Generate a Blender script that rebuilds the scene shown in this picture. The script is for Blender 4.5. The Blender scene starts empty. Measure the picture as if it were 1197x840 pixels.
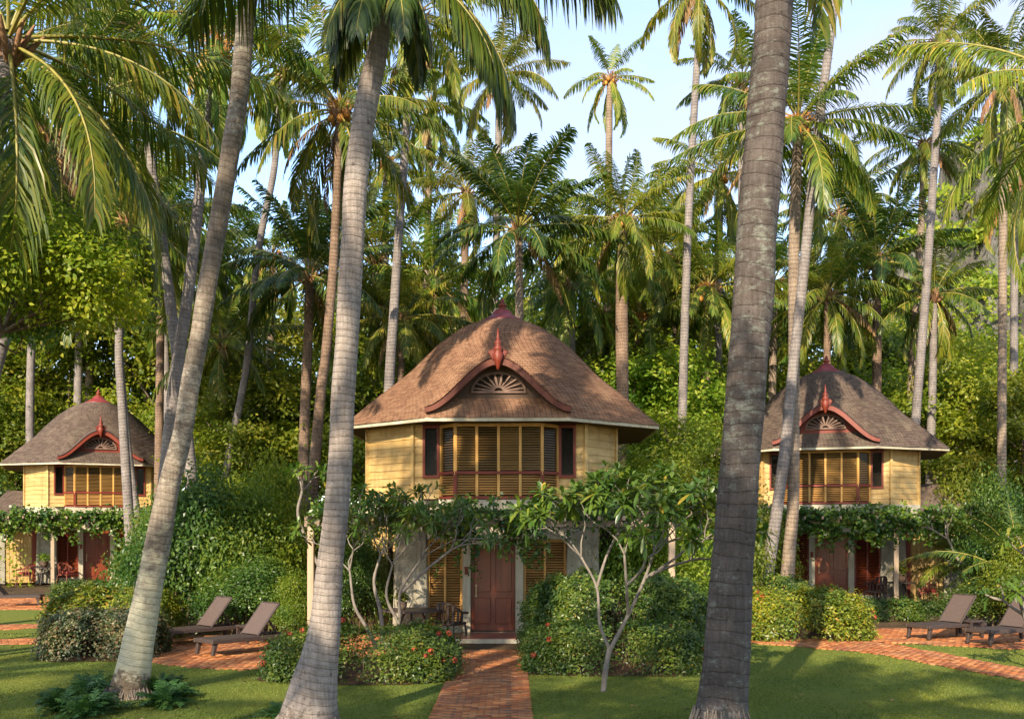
import bpy, math, random
import numpy as np
from mathutils import Vector, Matrix
R = math.radians
PI = math.pi
scene = bpy.context.scene
COL = scene.collection
F = 1163.75          # focal length in photo pixels (35 mm on 36 mm, 1197 px)
HZ = 620.0           # horizon row of the photo
CAMZ = 2.63
CX = 598.5

def gz(y):           # the garden rises gently behind the front villa
    return max(0.0, 0.0135 * (y - 25.5))
def P(x, y, D):      # a photo pixel at distance D
    return Vector(((x - CX) * D / F, D, CAMZ - (y - HZ) * D / F))

# ------------------------------------------------------------------ meshes
def new_obj(name, me, parent=None, loc=(0, 0, 0), mat=None):
    o = bpy.data.objects.new(name, me)
    COL.objects.link(o)
    o.location = loc
    if parent is not None:
        o.parent = parent
    if mat is not None:
        o.data.materials.append(mat)
    return o
def empty(name, loc, rz=0.0):
    o = bpy.data.objects.new(name, None)
    COL.objects.link(o)
    o.location = loc
    o.rotation_euler = (0, 0, rz)
    o.empty_display_size = 0.2
    return o
def tag(o, label=None, cat=None, group=None, kind=None):
    if label: o["label"] = label
    if cat: o["category"] = cat
    if group: o["group"] = group
    if kind: o["kind"] = kind
    return o
def np_mesh(name, V, Fq, midx=None, uv=None, smooth=False, mats=()):
    """quads only: V (n,3), Fq (m,4)"""
    V = np.asarray(V, dtype=np.float32); Fq = np.asarray(Fq, dtype=np.int32)
    me = bpy.data.meshes.new(name)
    me.vertices.add(len(V)); me.vertices.foreach_set("co", V.ravel())
    m = len(Fq)
    me.loops.add(m * 4); me.loops.foreach_set("vertex_index", Fq.ravel())
    me.polygons.add(m)
    me.polygons.foreach_set("loop_start", np.arange(0, m * 4, 4, dtype=np.int32))
    me.polygons.foreach_set("loop_total", np.full(m, 4, dtype=np.int32))
    if midx is not None:
        me.polygons.foreach_set("material_index", np.asarray(midx, dtype=np.int32))
    if smooth:
        me.polygons.foreach_set("use_smooth", np.ones(m, dtype=bool))
    if uv is not None:
        l = me.uv_layers.new(name="UVMap")
        l.data.foreach_set("uv", np.asarray(uv, dtype=np.float32).ravel())
    for mm in mats: me.materials.append(mm)
    me.update(calc_edges=True)
    return me

class MB:
    """collects simple solids and links them as one mesh object"""
    def __init__(s): s.v = []; s.f = []; s.uv = []; s.m = []; s.mi = 0
    def quad(s, a, b, c, d, uv=None):
        n = len(s.v); s.v += [tuple(a), tuple(b), tuple(c), tuple(d)]; s.f.append((n, n+1, n+2, n+3)); s.m.append(s.mi)
        s.uv.append(uv or [(0, 0), (1, 0), (1, 1), (0, 1)])
    def hexa(s, p):   # 8 points: bottom 0-3 ccw, top 4-7
        n = len(s.v); s.v += [tuple(q) for q in p]
        for f in ((3, 2, 1, 0), (4, 5, 6, 7), (0, 1, 5, 4), (1, 2, 6, 5), (2, 3, 7, 6), (3, 0, 4, 7)):
            s.f.append(tuple(n + i for i in f)); s.m.append(s.mi)
            s.uv.append([(0, 0), (1, 0), (1, 1), (0, 1)])
    def box(s, c, size, rz=0.0, rx=0.0, ry=0.0, taper=1.0):
        M = Matrix.Rotation(rz, 3, 'Z') @ Matrix.Rotation(ry, 3, 'Y') @ Matrix.Rotation(rx, 3, 'X')
        c = Vector(c); a, b, d = size[0]/2, size[1]/2, size[2]/2
        pts = []
        for z, t in ((-d, 1.0), (d, taper)):
            for x, y in ((-a, -b), (a, -b), (a, b), (-a, b)):
                pts.append(c + M @ Vector((x*t, y*t, z)))
        s.hexa(pts)
    def bb(s, x0, x1, y0, y1, z0, z1):
        s.box(((x0+x1)/2, (y0+y1)/2, (z0+z1)/2), (abs(x1-x0), abs(y1-y0), abs(z1-z0)))
    def bar(s, a, b, w, h=None):  # rectangular bar between two points
        h = h or w; a = Vector(a); b = Vector(b); d = (b-a).normalized()
        up = Vector((0, 0, 1)) if abs(d.z) < .95 else Vector((0, 1, 0))
        sd = d.cross(up).normalized(); u = sd.cross(d)
        o = [(-w/2, -h/2), (w/2, -h/2), (w/2, h/2), (-w/2, h/2)]
        s.hexa([a + sd*x + u*y for x, y in o] + [b + sd*x + u*y for x, y in o])
    def tube(s, pts, rad, n=8, cap=True):
        V, Fq, uv = tube_arrays(pts, rad, n)
        k = len(s.v); s.v += [tuple(q) for q in V]
        s.f += [tuple(int(i) + k for i in q) for q in Fq]; s.m += [s.mi]*len(Fq)
        s.uv += [[tuple(u) for u in q] for q in uv]
        if cap:
            for ring in (list(range(n)), list(range(len(V)-n, len(V)))[::-1]):
                for j in range(1, n-1, 2):
                    q = (ring[0], ring[j+1], ring[j]) if j+2 >= n else (ring[0], ring[j+2], ring[j+1], ring[j])
                    s.f.append(tuple(k + i for i in q)); s.m.append(s.mi)
                    s.uv.append([(0, 0)]*len(q))
    def lathe(s, prof, c=(0, 0, 0), n=20):
        s.tube([(c[0], c[1], c[2]+z) for r, z in prof], [max(r, .002) for r, z in prof], n)
    def build(s, name, mat, parent=None, smooth=False, bevel=0.0, loc=(0, 0, 0)):
        me = bpy.data.meshes.new(name)
        me.from_pydata(s.v, [], s.f)
        l = me.uv_layers.new(name="UVMap")
        l.data.foreach_set("uv", np.array([u for q in s.uv for u in q], dtype=np.float32).ravel())
        mats = mat if isinstance(mat, (list, tuple)) else [mat]
        for m in mats: me.materials.append(m)
        me.polygons.foreach_set("material_index", np.array(s.m, dtype=np.int32))
        if smooth: me.polygons.foreach_set("use_smooth", np.ones(len(s.f), dtype=bool))
        me.update()
        o = new_obj(name, me, parent, loc)
        if bevel:
            b = o.modifiers.new("bevel", 'BEVEL'); b.width = bevel; b.segments = 1; b.limit_method = 'ANGLE'
        return o

def catmull(pts, vals, step):
    P_ = [np.array(p, float) for p in pts]
    P_ = [2*P_[0]-P_[1]] + P_ + [2*P_[-1]-P_[-2]]
    v_ = [vals[0]] + list(vals) + [vals[-1]]
    out, rv = [], []
    for i in range(1, len(P_)-2):
        n = max(2, int(np.linalg.norm(P_[i+1]-P_[i]) / step))
        for k in range(n):
            t = k/n; a, b, c, d = P_[i-1:i+3]
            out.append(.5*((2*b)+(-a+c)*t+(2*a-5*b+4*c-d)*t*t+(-a+3*b-3*c+d)*t**3))
            rv.append(v_[i]*(1-t)+v_[i+1]*t)
    out.append(P_[-2]); rv.append(v_[-2])
    return np.array(out), np.array(rv)
def tube_arrays(pts, rad, n=8, bump=None):
    pts = np.array([tuple(p) for p in pts], float); rad = np.array(rad, float); k = len(pts)
    T = np.gradient(pts, axis=0); T /= np.linalg.norm(T, axis=1)[:, None] + 1e-9
    ref = np.array([0.0, 1.0, 0.0]) if abs(T[:, 1]).mean() < .8 else np.array([1.0, 0, 0])
    A = np.cross(np.tile(ref, (k, 1)), T); A /= np.linalg.norm(A, axis=1)[:, None] + 1e-9
    B = np.cross(T, A)
    th = np.arange(n) * 2*PI/n
    rr = rad[:, None] * np.ones((1, n)) if bump is None else rad[:, None] * bump
    V = pts[:, None, :] + rr[..., None]*(np.cos(th)[None, :, None]*A[:, None, :] + np.sin(th)[None, :, None]*B[:, None, :])
    ln = np.concatenate([[0], np.cumsum(np.linalg.norm(np.diff(pts, axis=0), axis=1))])
    i, j = np.meshgrid(np.arange(k-1), np.arange(n), indexing='ij')
    j2 = (j+1) % n
    Fq = np.stack([i*n+j, i*n+j2, (i+1)*n+j2, (i+1)*n+j], -1).reshape(-1, 4)
    uv = np.stack([np.stack([j/n, ln[i]], -1), np.stack([(j+1)/n, ln[i]], -1), np.stack([(j+1)/n, ln[i+1]], -1), np.stack([j/n, ln[i+1]], -1)], 2).reshape(-1, 4, 2)
    return V.reshape(-1, 3), Fq, uv

# --------------------------------------------------------------- materials
class NT:
    def __init__(s, name):
        s.mat = bpy.data.materials.new(name); s.mat.use_nodes = True
        s.t = s.mat.node_tree; s.t.nodes.clear(); s.out = s.n('ShaderNodeOutputMaterial')
    def n(s, typ, **kw):
        nd = s.t.nodes.new(typ)
        for k, v in kw.items(): setattr(nd, k, v)
        return nd
    def l(s, a, b): s.t.links.new(a, b)
    def setin(s, nd, name, v):
        if hasattr(v, 'is_output') or hasattr(v, 'links'): s.l(v, nd.inputs[name])
        else: nd.inputs[name].default_value = v
    def coord(s, which='Object'): return s.n('ShaderNodeTexCoord').outputs[which]
    def noise(s, vec, scale, detail=4, rough=.6, out='Fac'):
        nd = s.n('ShaderNodeTexNoise'); s.l(vec, nd.inputs['Vector'])
        nd.inputs['Scale'].default_value = scale; nd.inputs['Detail'].default_value = detail; nd.inputs['Roughness'].default_value = rough
        return nd.outputs[out]
    def mapping(s, vec, scale=(1, 1, 1)):
        nd = s.n('ShaderNodeMapping'); s.l(vec, nd.inputs['Vector']); nd.inputs['Scale'].default_value = scale
        return nd.outputs[0]
    def ramp(s, fac, stops):
        nd = s.n('ShaderNodeValToRGB'); s.l(fac, nd.inputs[0]); e = nd.color_ramp.elements
        while len(e) < len(stops): e.new(.5)
        for el, (p, c) in zip(e, stops):
            el.position = p; el.color = (*c, 1) if len(c) == 3 else c
        return nd.outputs[0]
    def math(s, op, a, b=0.0, c=None):
        nd = s.n('ShaderNodeMath', operation=op)
        for i, v in enumerate((a, b) if c is None else (a, b, c)):
            if hasattr(v, 'is_output'): s.l(v, nd.inputs[i])
            else: nd.inputs[i].default_value = v
        return nd.outputs[0]
    def mix(s, fac, a, b, mode='MIX'):
        nd = s.n('ShaderNodeMix', data_type='RGBA', blend_type=mode)
        for i, v in ((0, fac), (6, a), (7, b)):
            if hasattr(v, 'is_output'): s.l(v, nd.inputs[i])
            else: nd.inputs[i].default_value = v if i == 0 else (*v, 1)
        return nd.outputs[2]
    def bump(s, h, strength=.3, dist=.02):
        nd = s.n('ShaderNodeBump'); s.l(h, nd.inputs['Height']); nd.inputs['Strength'].default_value = strength; nd.inputs['Distance'].default_value = dist
        return nd.outputs[0]
    def principled(s, col, rough=.6, spec=.3, normal=None, metal=0.0, link=True, sheen=0.0):
        p = s.n('ShaderNodeBsdfPrincipled')
        if hasattr(col, 'is_output'): s.l(col, p.inputs['Base Color'])
        else: p.inputs['Base Color'].default_value = (*col, 1)
        if hasattr(rough, 'is_output'): s.l(rough, p.inputs['Roughness'])
        else: p.inputs['Roughness'].default_value = rough
        p.inputs['Specular IOR Level'].default_value = spec; p.inputs['Metallic'].default_value = metal
        if normal is not None: s.l(normal, p.inputs['Normal'])
        if link: s.l(p.outputs[0], s.out.inputs[0])
        return p.outputs[0]

def mat_leaf(name, stops, trans=.35, rough=.42, spec=.35, patch=.6, tint=.25, tcol=(1.12, 1.22, .6)):
    """stops: ramp over the random value of each leaf; patch: clump-scale hue changes"""
    t = NT(name)
    isl = t.n('ShaderNodeNewGeometry').outputs['Random Per Island']
    col = t.ramp(isl, stops)
    nz = t.noise(t.coord(), patch, 2, .5)
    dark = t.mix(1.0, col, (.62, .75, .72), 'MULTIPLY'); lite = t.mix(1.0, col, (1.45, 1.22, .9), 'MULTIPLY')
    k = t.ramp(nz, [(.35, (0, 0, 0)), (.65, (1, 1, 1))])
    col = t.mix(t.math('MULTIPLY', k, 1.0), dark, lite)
    rnd = t.n('ShaderNodeObjectInfo').outputs['Random']
    hs = t.n('ShaderNodeHueSaturation'); t.l(col, hs.inputs['Color'])
    t.l(t.math('MULTIPLY_ADD', rnd, tint*.12, .5 - tint*.06), hs.inputs['Hue'])
    t.l(t.math('MULTIPLY_ADD', rnd, tint, 1.0 - tint*.5), hs.inputs['Value'])
    col = hs.outputs[0]
    d = t.principled(col, rough, spec, link=False)
    tr = t.n('ShaderNodeBsdfTranslucent'); t.l(t.mix(1.0, col, tcol, 'MULTIPLY'), tr.inputs[0])
    m = t.n('ShaderNodeMixShader'); m.inputs[0].default_value = trans
    t.l(d, m.inputs[1]); t.l(tr.outputs[0], m.inputs[2]); t.l(m.outputs[0], t.out.inputs[0])
    return t.mat
def mat_simple(name, c1, c2, scale=4.0, rough=.6, spec=.3, bump=.15, stretch=(1, 1, 1), dist=.01, isl=0.0, streak=0.0):
    t = NT(name)
    v = t.mapping(t.coord(), stretch)
    nz = t.noise(v, scale, 5, .62)
    col = t.ramp(nz, [(.3, c1), (.7, c2)])
    if streak:      # rain streaks, mildew and fading
        ob = t.coord()
        s1 = t.noise(t.mapping(ob, (1, 1, .12)), 5.5, 5, .65); s2 = t.noise(ob, 1.1, 5, .7); s3 = t.noise(ob, 14, 5, .75)
        col = t.mix(t.math('MULTIPLY', t.ramp(s1, [(.5, (0,)*3), (.68, (1,)*3)]), streak), col, t.mix(1.0, col, (.5, .46, .4), 'MULTIPLY'))
        col = t.mix(t.math('MULTIPLY', t.ramp(s2, [(.48, (0,)*3), (.7, (1,)*3)]), streak), col, t.mix(1.0, col, (.66, .62, .55), 'MULTIPLY'))
        col = t.mix(t.math('MULTIPLY', t.ramp(s3, [(.58, (0,)*3), (.7, (1,)*3)]), streak*.8), col, (.10, .085, .05))
    if isl:
        r = t.n('ShaderNodeNewGeometry').outputs['Random Per Island']
        hs = t.n('ShaderNodeHueSaturation'); t.l(col, hs.inputs['Color'])
        t.l(t.math('MULTIPLY_ADD', r, isl, 1 - isl*.5), hs.inputs['Value']); col = hs.outputs[0]
    t.principled(col, rough, spec, t.bump(t.noise(v, scale*6, 4, .7), bump, dist))
    return t.mat
def mat_trunk(name, c1, c2, ring_dark=.5, lichen=None, lich_amt=.55, foot=None, spacing=.115, foot_h=1.4, crack=.6, base=None, base_h=.5):
    """UV: u round the stem, v metres up it; leaf-scar rings, bark streaks, lichen"""
    t = NT(name)
    uv = t.coord('UV'); ob = t.coord('Object')
    sep = t.n('ShaderNodeSeparateXYZ'); t.l(uv, sep.inputs[0])
    wob = t.noise(ob, 1.1, 2, .5); wob2 = t.noise(ob, 5.0, 3, .6)
    ph = t.math('ADD', t.math('DIVIDE', sep.outputs[1], spacing), t.math('MULTIPLY', wob, 1.6))
    ph = t.math('ADD', ph, t.math('MULTIPLY', wob2, .32))
    fr = t.math('FRACT', ph)
    ring = t.ramp(fr, [(0.0, (.45,)*3), (.07, (0,)*3), (.17, (.7,)*3), (.55, (1,)*3), (1.0, (.75,)*3)])
    st = t.noise(t.mapping(ob, (1, 1, .12)), 26, 4, .7)
    big = t.noise(ob, 1.7, 5, .65)
    col = t.ramp(big, [(.3, c1), (.7, c2)])
    col = t.mix(t.math('MULTIPLY', t.ramp(st, [(.42, (1,)*3), (.6, (0,)*3)]), crack), col, t.mix(1.0, col, (.55, .52, .5), 'MULTIPLY'))
    inv = t.math('MULTIPLY', t.math('SUBTRACT', 1.0, ring), ring_dark)
    brk = t.ramp(t.noise(t.mapping(ob, (1, 1, .6)), 3.3, 3, .6), [(.35, (.15,)*3), (.62, (1,)*3)])
    col = t.mix(t.math('MULTIPLY', inv, brk), col, t.mix(1.0, col, (.5, .46, .44), 'MULTIPLY'))
    rc = t.noise(t.mapping(uv, (0, 1.0/spacing/2.2, 0)), 1.0, 1, .5)
    col = t.mix(t.ramp(rc, [(.4, (.0,)*3), (.65, (.45,)*3)]), col, t.mix(1.0, col, (1.3, 1.27, 1.22), 'MULTIPLY'))
    if lichen:
        lm = t.noise(t.mapping(ob, (1, 1, 1.7)), 5.5, 8, .8)
        lm2 = t.noise(ob, .55, 2, .5)
        lm = t.math('ADD', lm, t.math('MULTIPLY', t.math('SUBTRACT', lm2, .5), .5))
        col = t.mix(t.math('MULTIPLY', t.ramp(lm, [(lich_amt, (0,)*3), (lich_amt+.12, (1,)*3)]), .5), col, lichen)
    if foot:
        fm = t.math('SUBTRACT', 1.0, t.math('DIVIDE', sep.outputs[1], foot_h))
        fm = t.math('ADD', fm, t.math('MULTIPLY', t.math('SUBTRACT', t.noise(ob, 5, 5, .7), .5), 1.6))
        col = t.mix(t.ramp(fm, [(.1, (0,)*3), (.55, (.85,)*3)]), col, foot)
    pit = t.n('ShaderNodeTexVoronoi'); t.l(t.mapping(ob, (1, 1, .8)), pit.inputs['Vector']); pit.inputs['Scale'].default_value = 6.5
    pm = t.math('ADD', pit.outputs['Distance'], t.math('MULTIPLY', wob2, .5))
    col = t.mix(t.ramp(pm, [(.27, (.8,)*3), (.36, (0,)*3)]), col, t.mix(1.0, col, (.4, .36, .34), 'MULTIPLY'))
    fine = t.noise(t.mapping(ob, (1, 1, 2.2)), 17, 6, .75)
    col = t.mix(t.ramp(fine, [(.35, (.5,)*3), (.55, (0,)*3)]), col, t.mix(1.0, col, (.62, .58, .56), 'MULTIPLY'))
    if base:
        bm = t.math('SUBTRACT', 1.0, t.math('DIVIDE', sep.outputs[1], base_h))
        bm = t.math('ADD', bm, t.math('MULTIPLY', t.math('SUBTRACT', t.noise(ob, 9, 6, .75), .5), 2.2))
        col = t.mix(t.ramp(bm, [(.1, (0,)*3), (.4, (.92,)*3)]), col, t.ramp(t.noise(ob, 28, 5, .7), [(.35, base[0]), (.65, base[1])]))
    h = t.math('ADD', t.math('MULTIPLY', ring, .8), t.math('MULTIPLY', st, .55))
    h = t.math('ADD', h, t.math('MULTIPLY', fine, .8))
    h = t.math('ADD', h, t.math('MULTIPLY', t.noise(ob, 45, 3, .7), .35))
    t.principled(col, .86, .15, t.bump(h, .75, .03))
    return t.mat
def mat_brick(name, c1, c2, c3, rough=.75):
    t = NT(name)
    r = t.n('ShaderNodeNewGeometry').outputs['Random Per Island']
    col = t.ramp(r, [(.05, c1), (.5, c2), (.95, c3)])
    ob = t.coord()
    col = t.mix(t.ramp(t.noise(ob, 1.2, 5, .65), [(.45, (0,)*3), (.7, (.55,)*3)]), col, (.13, .085, .06))
    n2 = t.noise(ob, 60, 4, .7)
    col = t.mix(t.ramp(n2, [(.3, (.3,)*3), (.6, (0,)*3)]), col, t.mix(1.0, col, (.6, .6, .6), 'MULTIPLY'))
    t.principled(col, rough, .25, t.bump(n2, .3, .005))
    return t.mat
def mat_shingle(name, cols, mott, mottcol, moss=None):
    t = NT(name)
    uv = t.coord('UV'); ob = t.coord()
    b = t.n('ShaderNodeTexBrick'); t.l(uv, b.inputs['Vector'])
    b.inputs['Scale'].default_value = 1; b.inputs['Brick Width'].default_value = .13; b.inputs['Row Height'].default_value = 1.0
    b.inputs['Mortar Size'].default_value = .008; b.inputs['Mortar Smooth'].default_value = .2; b.inputs['Bias'].default_value = 0
    b.inputs['Color1'].default_value = (0, 0, 0, 1); b.inputs['Color2'].default_value = (1, 1, 1, 1); b.inputs['Mortar'].default_value = (.1, .1, .1, 1)
    b.offset = .5; b.squash = 1
    wn = t.n('ShaderNodeTexWhiteNoise', noise_dimensions='2D')
    sep = t.n('ShaderNodeSeparateXYZ'); t.l(uv, sep.inputs[0])
    row = t.math('FLOOR', sep.outputs[1]); 
    off = t.math('MULTIPLY', t.math('MODULO', row, 2.0), .5)
    cu = t.math('FLOOR', t.math('ADD', t.math('DIVIDE', sep.outputs[0], .13), off))
    cb = t.n('ShaderNodeCombineXYZ'); t.l(cu, cb.inputs[0]); t.l(row, cb.inputs[1]); t.l(cb.outputs[0], wn.inputs['Vector'])
    col = t.ramp(wn.outputs['Value'], [(0, cols[0]), (.5, cols[1]), (1, cols[2])])
    streak = t.noise(t.mapping(ob, (1, 1, .35)), 1.3, 5, .65)
    col = t.mix(t.ramp(streak, [(mott, (0,)*3), (mott+.22, (.75,)*3)]), col, mottcol)
    if moss: col = t.mix(t.ramp(t.noise(ob, 2.6, 6, .72), [(.55, (0,)*3), (.68, (.55,)*3)]), col, moss)
    col = t.mix(t.math('MULTIPLY', b.outputs['Fac'], .75), col, (.03, .022, .018))
    h = t.math('ADD', t.math('MULTIPLY', wn.outputs['Value'], .5), t.math('MULTIPLY', t.noise(ob, 40, 4, .7), .5))
    t.principled(col, .85, .2, t.bump(h, .5, .015))
    return t.mat

M = {}
# foliage
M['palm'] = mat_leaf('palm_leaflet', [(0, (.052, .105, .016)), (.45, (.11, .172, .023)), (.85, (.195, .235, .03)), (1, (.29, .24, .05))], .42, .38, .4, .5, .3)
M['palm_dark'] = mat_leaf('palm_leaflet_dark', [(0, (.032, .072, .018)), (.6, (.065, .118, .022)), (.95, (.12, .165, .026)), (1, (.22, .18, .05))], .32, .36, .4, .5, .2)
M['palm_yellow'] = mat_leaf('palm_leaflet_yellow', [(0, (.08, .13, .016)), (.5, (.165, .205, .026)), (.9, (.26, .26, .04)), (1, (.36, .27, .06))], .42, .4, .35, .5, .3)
M['rachis'] = mat_simple('palm_midrib', (.2, .19, .04), (.34, .27, .06), 6, .45, .4, .1)
M['dry'] = mat_leaf('dry_leaf', [(0, (.15, .10, .05)), (1, (.32, .23, .12))], .2, .7, .15, .7, .3)
M['fibre'] = mat_simple('palm_fibre', (.16, .085, .045), (.36, .2, .11), 9, .9, .1, .6, (1, 1, .15), .02)
M['coconut'] = mat_simple('coconut_husk', (.42, .15, .03), (.62, .3, .05), 5, .5, .35, .1, isl=.4)
M['coconut_green'] = mat_simple('coconut_green', (.2, .2, .03), (.34, .27, .05), 5, .45, .4, .1, isl=.4)
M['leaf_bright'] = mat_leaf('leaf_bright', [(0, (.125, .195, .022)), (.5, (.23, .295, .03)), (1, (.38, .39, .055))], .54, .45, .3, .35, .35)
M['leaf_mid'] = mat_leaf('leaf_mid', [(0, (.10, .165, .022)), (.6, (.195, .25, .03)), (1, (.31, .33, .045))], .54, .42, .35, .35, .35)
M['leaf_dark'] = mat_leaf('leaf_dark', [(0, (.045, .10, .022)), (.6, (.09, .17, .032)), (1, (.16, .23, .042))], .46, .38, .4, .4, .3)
M['leaf_plumeria'] = mat_leaf('leaf_plumeria', [(0, (.045, .105, .018)), (.6, (.085, .165, .026)), (.96, (.15, .22, .035)), (1, (.4, .3, .05))], .36, .36, .45, .9, .15)
M['leaf_hedge'] = mat_leaf('leaf_hedge', [(0, (.04, .085, .018)), (.6, (.085, .15, .027)), (.95, (.15, .21, .036)), (1, (.25, .2, .05))], .4, .36, .45, 1.6, .15)
M['leaf_golden'] = mat_leaf('leaf_golden', [(0, (.07, .125, .016)), (.5, (.16, .205, .022)), (.93, (.3, .3, .035)), (1, (.34, .17, .05))], .36, .4, .4, 1.4, .1)
M['leaf_mottled'] = mat_leaf('leaf_mottled', [(0, (.035, .06, .03)), (.45, (.08, .11, .05)), (.7, (.16, .17, .1)), (.88, (.16, .08, .05)), (1, (.26, .26, .18))], .28, .42, .35, 1.6, .1)
M['leaf_vine'] = mat_leaf('leaf_vine', [(0, (.03, .08, .014)), (.6, (.07, .15, .02)), (1, (.15, .22, .03))], .36, .36, .45, 1.0, .1)
M['leaf_fern'] = mat_leaf('leaf_fern', [(0, (.02, .065, .02)), (.6, (.04, .11, .03)), (1, (.08, .16, .04))], .34, .42, .35, 1.2, .1)
M['petal'] = mat_leaf('ixora_petal', [(0, (.36, .035, .03)), (.6, (.48, .07, .05)), (1, (.55, .14, .09))], .25, .5, .2, 3, .1, (1.1, .8, .7))
M['grass'] = mat_leaf('grass_blade', [(0, (.09, .13, .022)), (.55, (.14, .18, .03)), (1, (.195, .22, .05))], .3, .5, .2, .35, .05)
# bark
M['trunk_pale'] = mat_trunk('bark_pale_ringed', (.23, .19, .165), (.40, .345, .30), .28, (.5, .47, .41), .62, crack=.55, spacing=.095, base=((.07, .055, .045), (.2, .16, .13)), base_h=.35)
M['trunk_grey'] = mat_trunk('bark_grey', (.19, .165, .155), (.32, .285, .26), .4, (.44, .42, .37), .6)
M['trunk_tan'] = mat_trunk('bark_tan', (.22, .168, .125), (.37, .29, .215), .5, (.45, .4, .3), .66, spacing=.13)
M['trunk_brown'] = mat_trunk('bark_brown', (.16, .108, .075), (.31, .215, .15), .5, None, spacing=.12)
M['trunk_dark'] = mat_trunk('bark_dark_lichened', (.082, .067, .059), (.145, .12, .106), .55, (.30, .33, .27), .53, (.075, .062, .055), .165, .5, .55, ((.04, .03, .025), (.24, .22, .2)), .5)
M['trunk_mossy'] = mat_trunk('bark_mossy', (.12, .095, .074), (.32, .265, .205), .16, (.52, .475, .37), .51, (.54, .49, .33), .11, 2.9, .55, ((.06, .04, .028), (.2, .14, .09)), .55)
M['bark_tree'] = mat_simple('tree_bark', (.09, .065, .045), (.2, .155, .115), 5, .9, .1, .6, (1, 1, .3), .03)
M['bark_plumeria'] = mat_simple('frangipani_bark', (.12, .10, .082), (.26, .225, .185), 7, .8, .2, .3, (1, 1, .6), .01)
M['twig'] = mat_simple('twig', (.07, .05, .03), (.14, .1, .06), 9, .9, .1, .3)
M['root'] = mat_simple('palm_root', (.12, .09, .07), (.3, .25, .2), 14, .95, .1, .6, (1, 1, .3))
# villa
M['roof_warm'] = mat_shingle('shingle_warm', [(.165, .085, .05), (.21, .11, .064), (.255, .14, .082)], .54, (.30, .18, .105))
M['roof_grey'] = mat_shingle('shingle_weathered', [(.075, .052, .04), (.10, .07, .054), (.13, .095, .072)], .56, (.22, .17, .12), (.10, .095, .06))
M['red_wood'] = mat_simple('red_painted_wood', (.125, .018, .008), (.2, .034, .014), 3, .5, .35, .15, (1, 1, .3))
M['bargeboard'] = mat_simple('bargeboard_brown_red', (.085, .022, .012), (.15, .04, .02), 4, .6, .3, .15, (1, 1, .5), streak=.4)
M['maroon'] = mat_simple('maroon_metal', (.15, .018, .018), (.23, .035, .03), 4, .4, .4, .1)
M['ochre'] = mat_simple('ochre_clapboard', (.41, .25, .075), (.58, .395, .16), 3.2, .6, .3, .12, (.4, .4, 2.2), isl=.22, streak=.5)
M['ochre_wood'] = mat_simple('ochre_window_wood', (.44, .22, .05), (.58, .32, .085), 5, .5, .35, .12, (1, 1, .25))
M['louvre'] = mat_simple('louvre_wood', (.30, .145, .042), (.43, .235, .075), 4, .5, .35, .1, (.3, 1, 1), isl=.25)
M['door_wood'] = mat_simple('door_wood', (.12, .022, .009), (.21, .048, .018), 3, .3, .5, .12, (2, 2, .2))
M['cream'] = mat_simple('cream_plaster', (.42, .37, .26), (.54, .48, .36), 2.4, .8, .2, .2, streak=.55)
M['stone'] = mat_simple('rough_plaster', (.29, .26, .19), (.44, .40, .31), 3, .9, .15, .9, (1, 1, 1), .05, streak=.6)
M['dark_room'] = mat_simple('dark_interior', (.02, .013, .009), (.035, .022, .014), 2, .8, .2, .05)  # near-black colour standing in for unlit rooms and holes
M['soffit'] = mat_simple('soffit_board', (.075, .045, .03), (.12, .075, .05), 3, .7, .2, .1, (1, 6, 1))  # eave boards; also the painted recess shade of the front dormer
M['fan'] = mat_simple('faded_fan_wood', (.14, .082, .06), (.22, .14, .105), 6, .7, .25, .1)
M['beam'] = mat_simple('weathered_beam', (.2, .14, .1), (.34, .25, .18), 4, .8, .2, .3, (.2, 1, 1), .01)
M['post'] = mat_simple('wooden_post', (.32, .23, .15), (.5, .38, .26), 4, .75, .2, .25, (1, 1, .2), .01)
M['tile'] = mat_simple('terracotta_tile', (.16, .05, .03), (.26, .085, .05), 3, .28, .5, .06)
M['brass'] = mat_simple('dull_brass', (.3, .2, .08), (.45, .32, .14), 9, .35, .5, .05)
M['brick'] = mat_brick('garden_brick', (.28, .082, .028), (.41, .138, .042), (.49, .21, .078))
M['mortar'] = mat_simple('sand_joint', (.13, .075, .05), (.22, .13, .085), 9, .95, .1, .2)
M['wicker'] = mat_simple('dark_wicker', (.035, .024, .02), (.075, .052, .042), 30, .55, .35, .5, (1, 1, 1), .006)
M['mesh_cloth'] = mat_simple('brown_sling', (.075, .05, .04), (.125, .088, .07), 40, .6, .3, .3, (1, 1, 1), .004)
M['rattan'] = mat_simple('red_rattan', (.14, .04, .025), (.24, .075, .045), 14, .6, .3, .3)
M['cushion'] = mat_simple('red_cushion', (.3, .05, .04), (.42, .09, .07), 6, .8, .2, .2)
M['pot'] = mat_simple('glazed_pot', (.09, .06, .045), (.16, .11, .08), 5, .4, .4, .1)
M['soil'] = mat_simple('soil', (.05, .03, .018), (.12, .07, .042), 6, .95, .1, .5, (1, 1, 1), .04)
M['white'] = mat_simple('sunlit_plaster', (.6, .57, .48), (.74, .71, .62), 3, .85, .2, .4)  # even near-white plaster

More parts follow.
